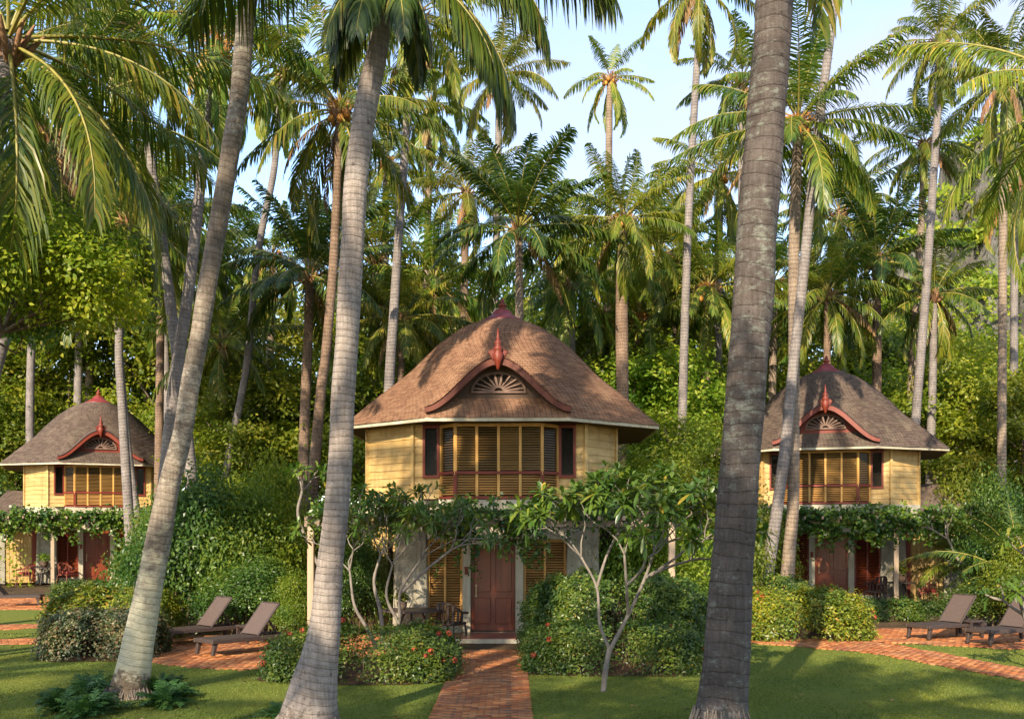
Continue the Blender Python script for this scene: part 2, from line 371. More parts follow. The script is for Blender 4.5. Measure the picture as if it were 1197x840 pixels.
def mat_glass(name):
    t = NT(name)
    fr = t.n('ShaderNodeFresnel'); fr.inputs[0].default_value = 1.5
    g = t.n('ShaderNodeBsdfGlossy'); g.inputs['Roughness'].default_value = .12
    tr = t.n('ShaderNodeBsdfTransparent'); tr.inputs[0].default_value = (.78, .8, .76, 1)
    m = t.n('ShaderNodeMixShader'); t.l(t.math('MULTIPLY', fr.outputs[0], .3), m.inputs[0])
    t.l(tr.outputs[0], m.inputs[1]); t.l(g.outputs[0], m.inputs[2]); t.l(m.outputs[0], t.out.inputs[0])
    return t.mat
M['glass'] = mat_glass('window_glass')

def mat_ground():
    t = NT('forest_floor')
    ob = t.coord()
    c = t.ramp(t.noise(ob, 1.3, 6, .7), [(.3, (.04, .026, .015)), (.55, (.10, .065, .035)), (.7, (.06, .075, .02))])
    t.principled(c, .95, .1, t.bump(t.noise(ob, 9, 5, .7), .6, .05))
    return t.mat
def mat_lawn():
    t = NT('lawn_turf')
    ob = t.coord()
    c = t.ramp(t.noise(ob, 55, 5, .75), [(.3, (.08, .112, .02)), (.5, (.13, .165, .028)), (.7, (.18, .2, .042))])
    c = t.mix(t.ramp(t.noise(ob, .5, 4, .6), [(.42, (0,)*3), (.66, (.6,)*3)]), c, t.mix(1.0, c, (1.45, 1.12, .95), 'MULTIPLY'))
    c = t.mix(t.ramp(t.noise(ob, 2.7, 5, .7), [(.6, (0,)*3), (.75, (.5,)*3)]), c, (.12, .10, .04))
    t.principled(c, .9, .12, t.bump(t.noise(ob, 90, 4, .8), .7, .03))
    return t.mat
def mat_rock():
    t = NT('limestone_hill')
    ob = t.coord()
    c = t.ramp(t.noise(t.mapping(ob, (1, 1, .35)), .25, 7, .68), [(.3, (.09, .08, .07)), (.5, (.25, .23, .205)), (.7, (.42, .39, .35))])
    c = t.mix(t.ramp(t.noise(t.mapping(ob, (1, 1, .5)), .55, 8, .75), [(.47, (0,)*3), (.6, (.85,)*3)]), c, (.05, .075, .02))
    t.principled(c, .95, .1, t.bump(t.noise(t.mapping(ob, (1, 1, .4)), .5, 8, .75), 1.0, 2.5))
    return t.mat
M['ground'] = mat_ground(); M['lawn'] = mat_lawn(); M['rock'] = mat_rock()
# ------------------------------------------------------------------ plants
def nrm(a): return a / (np.linalg.norm(a, axis=-1, keepdims=True) + 1e-9)
def frond(L, az, e0, droop, nl, ll, lw, hang, bend, rng, start=.16):
    K = 15
    t = np.linspace(0, 1, K)
    el = e0 - droop * t**1.35
    a = az + bend * t**1.5
    T = np.stack([np.cos(el)*np.cos(a), np.cos(el)*np.sin(a), np.sin(el)], -1)
    pts = np.concatenate([np.zeros((1, 3)), np.cumsum((T[1:]+T[:-1])/2 * L/(K-1), 0)])
    rad = L*.0085*(1-t)**.8 + .004
    Vr, Fr, _ = tube_arrays(pts, rad, 4)
    tl = np.linspace(start, .995, nl); tl = np.concatenate([tl, tl + .3/nl])
    sg = np.concatenate([np.ones(nl), -np.ones(nl)])
    tl = np.clip(tl + rng.normal(0, .2/nl, 2*nl), start, 1)
    ip = lambda arr: np.stack([np.interp(tl, t, arr[:, i]) for i in range(3)], -1)
    p0 = ip(pts); Tt = nrm(ip(T))
    S = np.stack([-np.sin(np.interp(tl, t, a)), np.cos(np.interp(tl, t, a)), np.zeros_like(tl)], -1)
    roll = rng.normal(0, .25)      # each frond is rolled a little about its midrib
    U = np.cross(Tt, S)
    S, U = S*math.cos(roll) + U*math.sin(roll), U*math.cos(roll) - S*math.sin(roll)
    sgc = sg[:, None]
    fw = (.35 + .65*tl)[:, None]
    d = nrm(sgc*S*.9 + Tt*fw + U*(.28 - .1*tl[:, None]) + rng.normal(0, .11, (2*nl, 3)))
    prof = np.minimum(1, .5 + 2.0*(tl-start)) * (1 - .68*np.clip((tl-.5)/.5, 0, 1)**1.6)
    ln = (ll*prof*rng.uniform(.8, 1.12, 2*nl)*np.where(rng.random(2*nl) < .1, rng.uniform(.25, .8, 2*nl), 1))[:, None]
    hg = (hang*rng.uniform(.7, 1.25, 2*nl))[:, None]
    Z = np.array([0, 0, -1.0])
    d1 = nrm(d + Z*hg*.45); d2 = nrm(d1 + Z*hg*.75); d3 = nrm(d2 + Z*hg*.9)
    q = [p0, p0 + d1*ln*.36]; q.append(q[1] + d2*ln*.36); q.append(q[2] + d3*ln*.28)
    ws = [.55, 1.0, .72, .08]
    V = []
    for pp, w, dd in zip(q, ws, (d1, d1, d2, d3)):
        wd = nrm(Tt - (Tt*dd).sum(-1, keepdims=True)*dd) * (lw*w/2)
        V += [pp - wd, pp + wd]
    V = np.stack(V, 1)                      # (2nl, 8, 3)
    n = 2*nl
    base = (np.arange(n)*8)[:, None, None]
    Fl = (np.array([[0, 1, 3, 2], [2, 3, 5, 4], [4, 5, 7, 6]])[None] + base).reshape(-1, 4)
    return (np.concatenate([Vr, V.reshape(-1, 3)]), np.concatenate([Fr, Fl + len(Vr)]),
            np.concatenate([np.ones(len(Fr), int), np.zeros(len(Fl), int)]))
class Acc:
    def __init__(s): s.V = []; s.F = []; s.M = []; s.n = 0
    def add(s, V, Fq, m):
        s.V.append(V); s.F.append(Fq + s.n); s.M.append(m if hasattr(m, '__len__') else np.full(len(Fq), m)); s.n += len(V)
    def mesh(s, name, mats, smooth=False):
        return np_mesh(name, np.concatenate(s.V), np.concatenate(s.F), np.concatenate(s.M), mats=mats, smooth=smooth)
def crown_mesh(name, n, L, leaf, seed, nl=44, ll=.85, lw=.05, hang=.9, top=80, bottom=-38, droop=(18, 75), pw=.85, dry=3, skirt=0, bend=.25, fibre=True, custom=None):
    rng = np.random.default_rng(seed)
    A = Acc()
    specs = custom or []
    if custom is None:
        for i in range(n):
            u = i/(n-1)
            e = top - (top-bottom)*u**pw + rng.normal(0, 6)
            specs.append((L*rng.uniform(.86, 1.08)*(.78 + .22*min(1, u*4)), i*137.5 + rng.normal(0, 10), e, (droop[0] + (droop[1]-droop[0])*u)*rng.uniform(.8, 1.25), hang*(.6 + .5*u)))
    for (l, az, e, dr, hg) in specs:
        V, Fq, m = frond(l, R(az), R(e), R(dr), nl, ll*l/4.2, lw, hg, rng.normal(0, bend), rng)
        r0 = .12
        V = V + np.array([math.cos(R(az))*r0*math.cos(R(e)), math.sin(R(az))*r0*math.cos(R(e)), .25*math.sin(R(e))])
        A.add(V, Fq, m)
    for i in range(dry):          # withered fronds hanging against the stem
        V, Fq, m = frond(L*rng.uniform(.55, .8), rng.uniform(0, 6.28), R(rng.uniform(-50, -25)), R(rng.uniform(40, 55)), nl*2//3, ll*.7, lw*.8, 1.5, rng.normal(0, .2), rng)
        A.add(V - np.array([0, 0, .15]), Fq, np.where(m == 0, 2, 3))
    if fibre:                     # leaf sheaths
        for i in range(14):
            a = rng.uniform(0, 6.28); e = rng.uniform(.5, 1.3)
            p0 = np.array([.1*math.cos(a), .1*math.sin(a), -.45]); d = np.array([math.cos(a)*math.cos(e), math.sin(a)*math.cos(e), math.sin(e)])
            V, Fq, _ = tube_arrays([p0, p0 + d*.45, p0 + d*.85], [.06, .07, .02], 5)
            A.add(V, Fq, 3)
    return A.mesh(name, [leaf, M['rachis'], M['dry'], M['fibre']])
def fruit_mesh(seed, n=12, orange=True):
    rng = np.random.default_rng(seed); A = Acc()
    th = np.linspace(0, PI, 7)
    for i in range(n):
        a = rng.uniform(0, 6.28); r = rng.uniform(.22, .42); c = np.array([r*math.cos(a), r*math.sin(a), rng.uniform(-.45, .05)])
        s = rng.uniform(.1, .15)
        V, Fq, _ = tube_arrays([c + np.array([0, 0, -1.2*s*math.cos(x)]) for x in th], [max(.004, s*math.sin(x)) for x in th], 8)
        A.add(V, Fq, 0)
    for i in range(9):            # fruit stalks
        a = rng.uniform(0, 6.28); p = np.array([0, 0, .1]); d = np.array([math.cos(a)*.5, math.sin(a)*.5, .45])
        V, Fq, _ = tube_arrays([p, p + d*.7, p + d*1.2 - np.array([0, 0, .25])], [.03, .025, .012], 5)
        A.add(V, Fq, 1)
        for k in range(6):
            q = p + d*(.6 + .12*k) - np.array([0, 0, .02*k*k]); w = rng.normal(0, .15, 3) - np.array([0, 0, .12])
            V, Fq, _ = tube_arrays([q, q + w*.6, q + w*1.3], [.012, .01, .006], 3); A.add(V, Fq, 1)
    return A.mesh('fruit_cluster', [M['coconut'] if orange else M['coconut_green'], M['coconut'] if orange else M['rachis']], True)

rs = random.Random(5)
def trunk_obj(pts, rad, mat, base, parent, near=False, seed=0, lobes=0.0, name='trunk'):
    step = .035 if near else .14
    C, r = catmull([tuple(p) for p in pts], rad, step)
    n = 36 if near else 12
    rng = np.random.default_rng(seed)
    k = len(C)
    ln = np.concatenate([[0], np.cumsum(np.linalg.norm(np.diff(C, axis=0), axis=1))])
    th = np.arange(n)*2*PI/n
    bump = np.ones((k, n))
    if near:
        ph = ln/.13 + np.interp(ln, np.linspace(0, ln[-1], 60), rng.normal(0, .5, 60)).cumsum()*.004
        saw = (ph % 1.0)
        bump += (.011*(1-saw)**2)[:, None]*(1 + .8*np.sin(3*th[None] + ln[:, None]*1.7))
        for q in range(7):
            f1, f2 = rng.integers(1, 6), rng.uniform(.6, 5)
            bump += .015*np.sin(f1*th[None] + f2*ln[:, None] + rng.uniform(0, 6))
        bump += rng.normal(0, .004, (k, n))
        if lobes:
            fl = np.exp(-ln/.55)[:, None]
            bump += lobes*fl*(np.sin(5*th + 1)[None]*.5 + np.sin(8*th + ln[:, None]*3)[:]*.4 + .2)
    V, Fq, uv = tube_arrays(C - np.array(tuple(base)), r, n, bump)
    return new_obj(name, np_mesh(name, V, Fq, None, uv, True, [mat]), parent)
def root_mass(parent, r, n, seed, h=.3):
    rng = np.random.default_rng(seed); A = Acc()
    for i in range(n):
        a = rng.uniform(0, 2*PI); z = h*rng.uniform(.25, 1.0); ca, sa = math.cos(a), math.sin(a); o = r*rng.uniform(1.1, 1.32)
        p = np.array([ca*r*.9, sa*r*.9, z]); q = np.array([ca*r*1.06 + rng.normal(0, .02), sa*r*1.06 + rng.normal(0, .02), z*.5]); e = np.array([ca*o + rng.normal(0, .04), sa*o + rng.normal(0, .04), -.03])
        V, Fq, _ = tube_arrays([p, q, e], [.012, .014, .009], 5); A.add(V, Fq, 0)
    return new_obj('root_mass', A.mesh('root_mass', [M['root']], True), parent)
def palm(label, px, D, widths, mat, crown=None, rot=0, scale=1.0, near=False, group=None, fruit=None, dD=0.0, seed=1, lobes=0, name='coconut_palm', ground=True, tilt=(0, 0)):
    """px: photo points of the stem from the top down; widths in photo pixels"""
    k = len(px)
    pts = []; rad = []
    for i, ((x, y), w) in enumerate(zip(px, widths)):
        d = D + dD*(1 - i/(k-1))
        pts.append(P(x, y, d)); rad.append(w/2*d/F)
    if ground and pts[-1].z > gz(D) + .02:
        a, b = pts[-2], pts[-1]; sl = (b - a)/max(.01, (a.z - b.z)); h = b.z - gz(D) + .05
        sl.x = max(-.35, min(.35, sl.x))
        pts.append(b + Vector((sl.x*h*.7, 0, -h))); rad.append(rad[-1]*1.25)
    pts = pts[::-1]; rad = rad[::-1]
    base = pts[0].copy()
    root = empty(name, base)
    tag(root, label, 'palm tree', group)
    trunk_obj(pts, rad, mat, base, root, near, seed, lobes)
    if crown is not None:
        o = new_obj('crown', crown, root, pts[-1] - base); o.rotation_euler = (R(tilt[0]), R(tilt[1]), R(rot)); o.scale = (scale,)*3
    if fruit is not None:
        f = new_obj('fruit_cluster', fruit, root, pts[-1] - base + Vector((0, 0, -.1))); f.rotation_euler.z = R(rot); f.scale = (scale,)*3
    return root

def leaves_arr(c, d, nrm_, ln, wd, fold=.18, droop=.1):
    """folded diamond leaves: c base, d direction, nrm_ face normal"""
    s = nrm(np.cross(d, nrm_)); u = np.cross(s, d)
    ln = ln[:, None]; wd = wd[:, None]
    p0 = c; mid = c + d*ln*.5
    p1 = mid + s*wd*.5 + u*wd*fold; p3 = mid - s*wd*.5 + u*wd*fold
    p2 = c + d*ln - u*ln*droop
    V = np.stack([p0, p1, p2, p3], 1).reshape(-1, 3)
    return V, np.arange(len(V)).reshape(-1, 4)
def leaf_cloud(blobs, n, ln, wd, rng, per=45, shell=.55, spread=.16, upb=.5, flat=.7, squash=1.0):
    """leaf clumps through a union of ellipsoids; blobs = [(centre, radii)]"""
    w = np.array([(b[1][0]*b[1][1]*b[1][2])**(2/3) for b in blobs]); w /= w.sum()
    m = max(4, n//per)
    k = rng.choice(len(blobs), m, p=w)
    C = np.array([b[0] for b in blobs])[k]; Rr = np.array([b[1] for b in blobs])[k]
    dr = nrm(rng.normal(0, 1, (m, 3))); dr[:, 2] = np.where(dr[:, 2] < -.35, -dr[:, 2]*.5, dr[:, 2])
    rr = 1 - shell*rng.uniform(0, 1, m)**1.6 + rng.normal(0, .05, m)
    cc = C + dr*Rr*rr[:, None]
    size = (Rr.mean(1)*spread*rng.uniform(.7, 1.35, m))
    idx = np.repeat(np.arange(m), per); N = len(idx)
    off = rng.normal(0, 1, (N, 3)) * np.array([1, 1, flat]) * size[idx][:, None]
    c = cc[idx] + off
    nn = nrm(dr[idx]*.8 + np.array([0, 0, upb]) + rng.normal(0, .55, (N, 3)))
    d = rng.normal(0, 1, (N, 3)) + nrm(off)*.9 + np.array([0, 0, -.25])
    d = nrm(d - (d*nn).sum(-1, keepdims=True)*nn)
    return leaves_arr(c, d, nn, ln*rng.uniform(.65, 1.25, N), wd*rng.uniform(.7, 1.2, N))
def tree_meshes(seed, h, crown_w, n, ln, wd, leaf, trunk_h=.45, nblob=9, per=45, shell=.6, spread=.17, r0=.16, off=(0, 0), midk=.55):
    """unit tree: (trunk mesh, crown mesh), base at origin"""
    rng = np.random.default_rng(seed)
    blobs = []; lim = []
    z0 = h*trunk_h
    for i in range(nblob):
        u = (i+.5)/nblob
        z = z0 + (h - z0)*(.12 + .74*u)
        rr = crown_w/2*math.sin(PI*(.22 + .62*u))*rng.uniform(.45, .95)*.7
        a = i*2.4 + rng.normal(0, .3)
        br = crown_w*rng.uniform(.17, .27)
        blobs.append(((rr*math.cos(a) + off[0], rr*math.sin(a) + off[1], z), (br, br, br*rng.uniform(.6, .85))))
    V, Fq = leaf_cloud(blobs, n, ln, wd, rng, per, shell, spread)
    cm = np_mesh('crown', V, Fq, mats=[leaf])
    A = Acc()
    top = np.array([rng.normal(0, .1)*h*.1 + off[0]*.7, rng.normal(0, .1)*h*.1 + off[1]*.7, h*.8])
    midp = top*midk + rng.normal(0, .03*h, 3)*np.array([1, 1, 0])
    V, Fq, _ = tube_arrays([(0, 0, -.1), midp*.5, midp, top], [r0*1.3, r0, r0*.75, r0*.2], 8); A.add(V, Fq, 0)
    for c, r in blobs:
        c = np.array(c); s = midp*(max(.55, midk) + (1-max(.55, midk))*rng.random()) if c[2] < h*.75 else midp + (top-midp)*.5
        V, Fq, _ = tube_arrays([s, (s+c)/2 + rng.normal(0, .04*h, 3), c], [r0*.42, r0*.28, r0*.1], 5); A.add(V, Fq, 0)
    return A.mesh('trunk', [M['bark_tree']], True), cm
def place_tree(bank, label, loc, rot=0, s=1.0, sz=1.0, group=None, name='forest_tree', cat='tree'):
    r = empty(name, loc); tag(r, label, cat, group)
    t = new_obj('trunk', bank[0], r); c = new_obj('crown', bank[1], r)
    for o in (t, c): o.rotation_euler.z = R(rot); o.scale = (s, s, s*sz)
    return r
def bush_mesh(seed, blobs, n, ln, wd, leaf, per=30, shell=.5, spread=.16, upb=.5):
    rng = np.random.default_rng(seed)
    V, Fq = leaf_cloud(blobs, n, ln, wd, rng, per, shell, spread, upb)
    return np_mesh('foliage', V, Fq, mats=[leaf])
def stems_mesh(seed, w, d, h, n, r=.012, mat=None):
    rng = np.random.default_rng(seed); A = Acc()
    for i in range(n):
        p = np.array([rng.uniform(-w, w)*.7, rng.uniform(-d, d)*.7, -.03])
        q = p + np.array([rng.normal(0, .12), rng.normal(0, .12), h*rng.uniform(.6, .95)])
        m = (p+q)/2 + rng.normal(0, .05, 3)
        V, Fq, _ = tube_arrays([p, m, q], [r, r*.8, r*.3], 5); A.add(V, Fq, 0)
    return A.mesh('stem', [mat or M['twig']], True)
def shrub(label, loc, foliage, stems, rot=0, s=(1, 1, 1), name='shrub', cat='shrub', group=None):
    r = empty(name, loc); tag(r, label, cat, group)
    for nm, me in (('foliage', foliage), ('stem', stems)):
        o = new_obj(nm, me, r); o.rotation_euler.z = R(rot); o.scale = s
    return r
def hedge_mesh(seed, hx, hy, h, n, ln, wd, leaf, rough=.1, ends=.5):
    """a clipped hedge: leaves over a bumpy rounded block and inside it"""
    rng = np.random.default_rng(seed)
    N = n
    # points on a superellipsoid
    th = rng.uniform(0, 2*PI, N); ph = np.arcsin(rng.uniform(-.15, 1, N))
    e = ends
    sp = lambda a, p: np.sign(a)*np.abs(a)**p
    x = sp(np.cos(ph), .55)*sp(np.cos(th), e); y = sp(np.cos(ph), .55)*sp(np.sin(th), e); z = sp(np.sin(ph), .6)
    pt = np.stack([x*hx, y*hy, h*.12 + z*h*.88], -1)
    pt[:, 2] = np.where(z < 0, rng.uniform(.02, .25, N)*h, pt[:, 2])
    low = np.stack([x*hx*1.0, y*hy*1.0], -1)
    nn = nrm(np.stack([x/hx, y/hy, z/h*.9], -1)*np.array([1, 1, 1]))
    ang = pt*2.1
    lump = np.sin(ang[:, 0]*1.7 + 1)*np.sin(ang[:, 1]*1.9 + 2) + .7*np.sin(ang[:, 0]*4.1)*np.cos(ang[:, 2]*4.7 + ang[:, 1]*3.3) + .5*np.sin(ang[:, 0]*8.3 + ang[:, 2]*7)*np.cos(ang[:, 1]*9.1)
    inner = np.where(rng.random(N) < .72, rng.normal(0, .025, N), -rng.uniform(0, .5, N)*min(hx, hy))
    pt = pt + nn*(rough*lump*.55 + inner + np.where(rng.random(N) < .10, rng.uniform(0, .2, N), 0))[:, None]
    pt[:, 2] = np.maximum(pt[:, 2], .02)
    nrmv = nrm(nn + np.array([0, 0, .45]) + rng.normal(0, .55, (N, 3)))
    d = rng.normal(0, 1, (N, 3)) + nn*.5; d = nrm(d - (d*nrmv).sum(-1, keepdims=True)*nrmv)
    V, Fq = leaves_arr(pt, d, nrmv, ln*rng.uniform(.6, 1.25, N), wd*rng.uniform(.7, 1.2, N))
    return np_mesh('foliage', V, Fq, mats=[leaf]), pt[(inner > -.05)], nn[(inner > -.05)]
def flower_mesh(seed):
    rng = np.random.default_rng(seed)
    n = 46; d0 = nrm(rng.normal(0, 1, (n, 3)) + np.array([0, 0, .5]))
    c = d0*.045; nn = d0; d = rng.normal(0, 1, (n, 3)); d = nrm(d - (d*nn).sum(-1, keepdims=True)*nn)
    V, Fq = leaves_arr(c, d, nn, np.full(n, .04), np.full(n, .022))
    return np_mesh('flower_head', V, Fq, mats=[M['petal']])
FLOWERS = [flower_mesh(s) for s in (1, 2, 3)]
def hedge(label, cx, cy, hx, hy, h, leaf, n, ln=.075, wd=.042, seed=1, rot=0, flowers=0, rough=.1, name='hedge', cat='hedge', group=None, stem=26, ends=.5):
    r = empty(name, (cx, cy, gz(cy)), R(rot)); tag(r, label, cat, group)
    me, pt, nn = hedge_mesh(seed, hx, hy, h, n, ln, wd, leaf, rough, ends)
    new_obj('foliage', me, r); new_obj('stem', stems_mesh(seed, hx, hy, h, stem), r)
    rng = np.random.default_rng(seed + 9)
    ok = np.where((nn[:, 1] < .3) & (pt[:, 2] > .25*h))[0]
    for i in rng.choice(ok, flowers, replace=False) if flowers else []:
        f = new_obj('flower_head', FLOWERS[i % 3], r, pt[i] + nn[i]*.05)
        f.rotation_euler = (rng.uniform(0, 6), 0, rng.uniform(0, 6)); f.scale = (rng.uniform(.7, 1.2),)*3
    return r
def plumeria(label, loc, seed, forks, leaf_len=.3, group=None, nleaf=16, name='frangipani_tree', r0=.055, depth=4):
    """forks: list of (start, end) main limbs in local space; grows forked limbs that end in leaf whorls"""
    rng = np.random.default_rng(seed)
    root = empty(name, loc); tag(root, label, 'frangipani tree', group)
    A = Acc(); tips = []
    def grow(p, d, ln, r, k):
        q = p + d*ln; mid = (p+q)/2 + rng.normal(0, .05*ln, 3)
        V, Fq, _ = tube_arrays([p - d*r*.5, mid, q], [r, r*.88, r*.78], 7); A.add(V, Fq, 0)
        if k == 0: tips.append((q, d)); return
        a0 = rng.uniform(0, 6.28)
        s = nrm(np.cross(d, [0.3, .2, 1.0])); u = np.cross(s, d)
        for j in range(2 if rng.random() < .6 else 3):
            a = a0 + j*2*PI/2.5 + rng.normal(0, .3); sp = rng.uniform(.5, .85)
            dd = nrm(d + (s*math.cos(a) + u*math.sin(a))*sp + np.array([0, 0, .22]))
            grow(q, dd, ln*rng.uniform(.6, .85), r*.72, k-1)
    for (pts, rr, k, ln) in forks:
        pts = [np.array(p, float) for p in pts]
        C, r_ = catmull(pts, np.linspace(rr[0], rr[1], len(pts)), .08)
        V, Fq, _ = tube_arrays(C, r_*(1 + .06*np.sin(np.arange(len(C))*1.7)), 9); A.add(V, Fq, 0)
        if k >= 0:
            d = nrm(pts[-1]-pts[-2]); a0 = rng.uniform(0, 6)
            s = nrm(np.cross(d, [.3, .2, 1.0])); u = np.cross(s, d)
            for j in range(3):
                a = a0 + j*2.1; grow(pts[-1], nrm(d + (s*math.cos(a)+u*math.sin(a))*.7 + np.array([0, 0, .1])), ln, rr[1]*.8, k)
    new_obj('trunk', A.mesh('trunk', [M['bark_plumeria']], True), root)
    V_, F_, n0 = [], [], 0
    for q, d in tips:
        m = rng.integers(nleaf-4, nleaf+4)
        a = np.arange(m)*2.4 + rng.uniform(0, 6); el = rng.uniform(-.35, 1.05, m)
        s = nrm(np.cross(d, [0.3, .2, 1.0])); u = np.cross(s, d)
        dd = nrm((s*np.cos(a)[:, None] + u*np.sin(a)[:, None])*np.cos(el)[:, None] + (d*.6 + np.array([0, 0, .4]))*np.sin(el)[:, None])
        L = leaf_len*rng.uniform(.65, 1.15, m)
        up = nrm(np.array([0, 0, 1.0]) + d*.4 + rng.normal(0, .15, (m, 3)))
        sd = nrm(np.cross(dd, up)); nu = np.cross(sd, dd)
        base = q - d*rng.uniform(0, .1, m)[:, None]
        Z = np.array([0, 0, -1.0])
        wid = L*.27
        # strip of 3 quads per half: midrib lower than margins
        st = [(0, .05), (.3, .6), (.65, 1.0), (.9, .6), (1.0, .05)]
        rows = []
        for tt, w in st:
            mpt = base + dd*(L*tt)[:, None] + Z*(L*.28*tt*tt)[:, None]
            hw = (wid*w*.5)[:, None]
            rows += [mpt - sd*hw + nu*hw*.25, mpt, mpt + sd*hw + nu*hw*.25]
        V = np.stack(rows, 1).reshape(-1, 3)
        f = []
        for i in range(4):
            f += [[3*i, 3*i+1, 3*i+4, 3*i+3], [3*i+1, 3*i+2, 3*i+5, 3*i+4]]
        Fq = (np.array(f)[None] + (np.arange(m)*15)[:, None, None]).reshape(-1, 4)
        V_.append(V); F_.append(Fq + n0); n0 += len(V)
    new_obj('crown', np_mesh('crown', np.concatenate(V_), np.concatenate(F_), mats=[M['leaf_plumeria']], smooth=True), root)
    return root
def fern_mesh(seed, n, L, lw=.02, leaf=None):
    rng = np.random.default_rng(seed); A = Acc()
    for i in range(n):
        e = rng.uniform(25, 80)
        V, Fq, m = frond(L*rng.uniform(.6, 1.1), rng.uniform(0, 6.28), R(e), R(rng.uniform(40, 90)), 16, L*.28, lw, .35, rng.normal(0, .3), rng, .12)
        A.add(V + np.array([rng.normal(0, .06), rng.normal(0, .06), 0]), Fq, 0)
    return A.mesh('foliage', [leaf or M['leaf_fern']])
# ------------------------------------------------------------------ villas
OCT = [(0, -1, 4.0), (.629, -.778, 4.19), (1, 0, 4.1), (.629, .778, 4.19), (0, 1, 4.0), (-.629, .778, 4.19), (-1, 0, 4.1), (-.629, -.778, 4.19)]
def oct_r(th):
    """distance from the axis to the eave octagon (apothem 4) in direction th"""
    c, s = np.cos(th), np.sin(th); r = np.full_like(th, 99.0)
    for nx, ny, d in OCT:
        k = c*nx + s*ny
        r = np.where(k > .05, np.minimum(r, d/np.maximum(k, .05)), r)
    return r
PROF_Z = [5.37, 5.58, 6.05, 6.46, 6.90, 7.28, 7.81, 8.24, 8.46, 8.54]
PROF_R = [4.04, 3.80, 3.33, 2.98, 2.65, 2.33, 1.80, 1.22, .78, .45]
def roof_r(z): return np.interp(z, PROF_Z, PROF_R)
def roof_mesh(mat):
    n = 128; th = (np.arange(n) + .5)*2*PI/n
    zz = np.array(PROF_Z); rr = np.array(PROF_R)
    # smooth the profile
    zf = np.linspace(zz[0], zz[-1], 200); rf = np.interp(zf, zz, rr)
    for _ in range(60): rf[1:-1] = (rf[:-2] + rf[2:] + 2*rf[1:-1])/4
    s = np.concatenate([[0], np.cumsum(np.hypot(np.diff(rf), np.diff(zf)))])
    m = int(s[-1]/.09)
    sk = np.linspace(0, s[-1], m+1); zk = np.interp(sk, s, zf); rk = np.interp(sk, s, rf)
    ro = oct_r(th)/4.0
    rng = np.random.default_rng(3)
    def ring(r, z, jit=0):
        b = np.clip((z - 5.9)/1.5, 0, 1); b = b*b*(3-2*b)
        sh = ro*(1-b) + 1.0*b
        q = r*sh + (rng.normal(0, jit, n) if jit else 0)
        return np.stack([q*np.cos(th), q*np.sin(th), np.full(n, z)], -1)
    V, Fq, UV = [], [], []
    k = 0
    for i in range(m):
        lo = ring(rk[i] + .02, zk[i] - .006, .005); hi = ring(rk[i+1], zk[i+1]); bk = ring(rk[i] - .012, zk[i] - .014)
        V += [bk, lo, hi]
        for j in range(n):
            j2 = (j+1) % n
            u0 = j*2*PI/n*rk[i]; u1 = (j+1)*2*PI/n*rk[i]
            Fq.append((k+j, k+j2, k+n+j2, k+n+j)); UV.append([(u0, i+.02), (u1, i+.02), (u1, i+.04), (u0, i+.04)])
            Fq.append((k+n+j, k+n+j2, k+2*n+j2, k+2*n+j)); UV.append([(u0, i+.06), (u1, i+.06), (u1, i+.96), (u0, i+.96)])
        k += 3*n
    return np_mesh('roof', np.concatenate(V), Fq, None, UV, False, [mat])
def oct_pts(a):    # plan corners scaled to apothem a
    c = [(1.72, -4.0), (4.1, -2.05), (4.1, 2.05), (1.72, 4.0), (-1.72, 4.0), (-4.1, 2.05), (-4.1, -2.05), (-1.72, -4.0)]
    return [(x*a/4.0, y*a/4.0) for x, y in c]
WALL = [(2.15, -3.05), (3.12, -1.95), (3.12, 1.95), (2.15, 3.05), (-2.15, 3.05), (-3.12, 1.95), (-3.12, -1.95), (-2.15, -3.05)]
def clapboard(mb, p, q, z0, z1, h=.2):
    """lapped boards on the wall from p to q (seen with the outside on the right hand)"""
    p = Vector((p[0], p[1], 0)); q = Vector((q[0], q[1], 0)); d = (q-p).normalized(); out = Vector((d.y, -d.x, 0))
    n = max(1, round((z1-z0)/h)); hh = (z1-z0)/n
    for i in range(n):
        a, b = z0 + i*hh, z0 + (i+1)*hh
        o1, o0 = out*.026, out*.004
        za, zb = Vector((0, 0, a)), Vector((0, 0, b))
        mb.quad(p+o1+za, q+o1+za, q+o0+zb, p+o0+zb)
        mb.quad(p+za-out*.02, q+za-out*.02, q+o1+za, p+o1+za)
def louvre(name, a, b, z0, z1, mat, parent, pitch=.062, tilt=38):
    """slats between two plan points"""
    a = Vector((a[0], a[1], 0)); b = Vector((b[0], b[1], 0)); L = (b-a).length; d = (b-a)/L; rz = math.atan2(d.y, d.x)
    mb = MB(); n = int((z1-z0)/pitch)
    for i in range(n):
        z = z0 + (i+.5)*(z1-z0)/n
        mb.box((a+b)/2 + Vector((0, 0, z)), (L, .058, .009), rz, R(tilt))
    return mb.build(name, mat, parent)
WALLM = [(2.15, -3.05), (3.0, -1.95), (3.0, 1.95), (2.15, 3.05), (-2.15, 3.05), (-3.5, 1.95), (-3.5, -1.8), (-2.15, -3.05)]
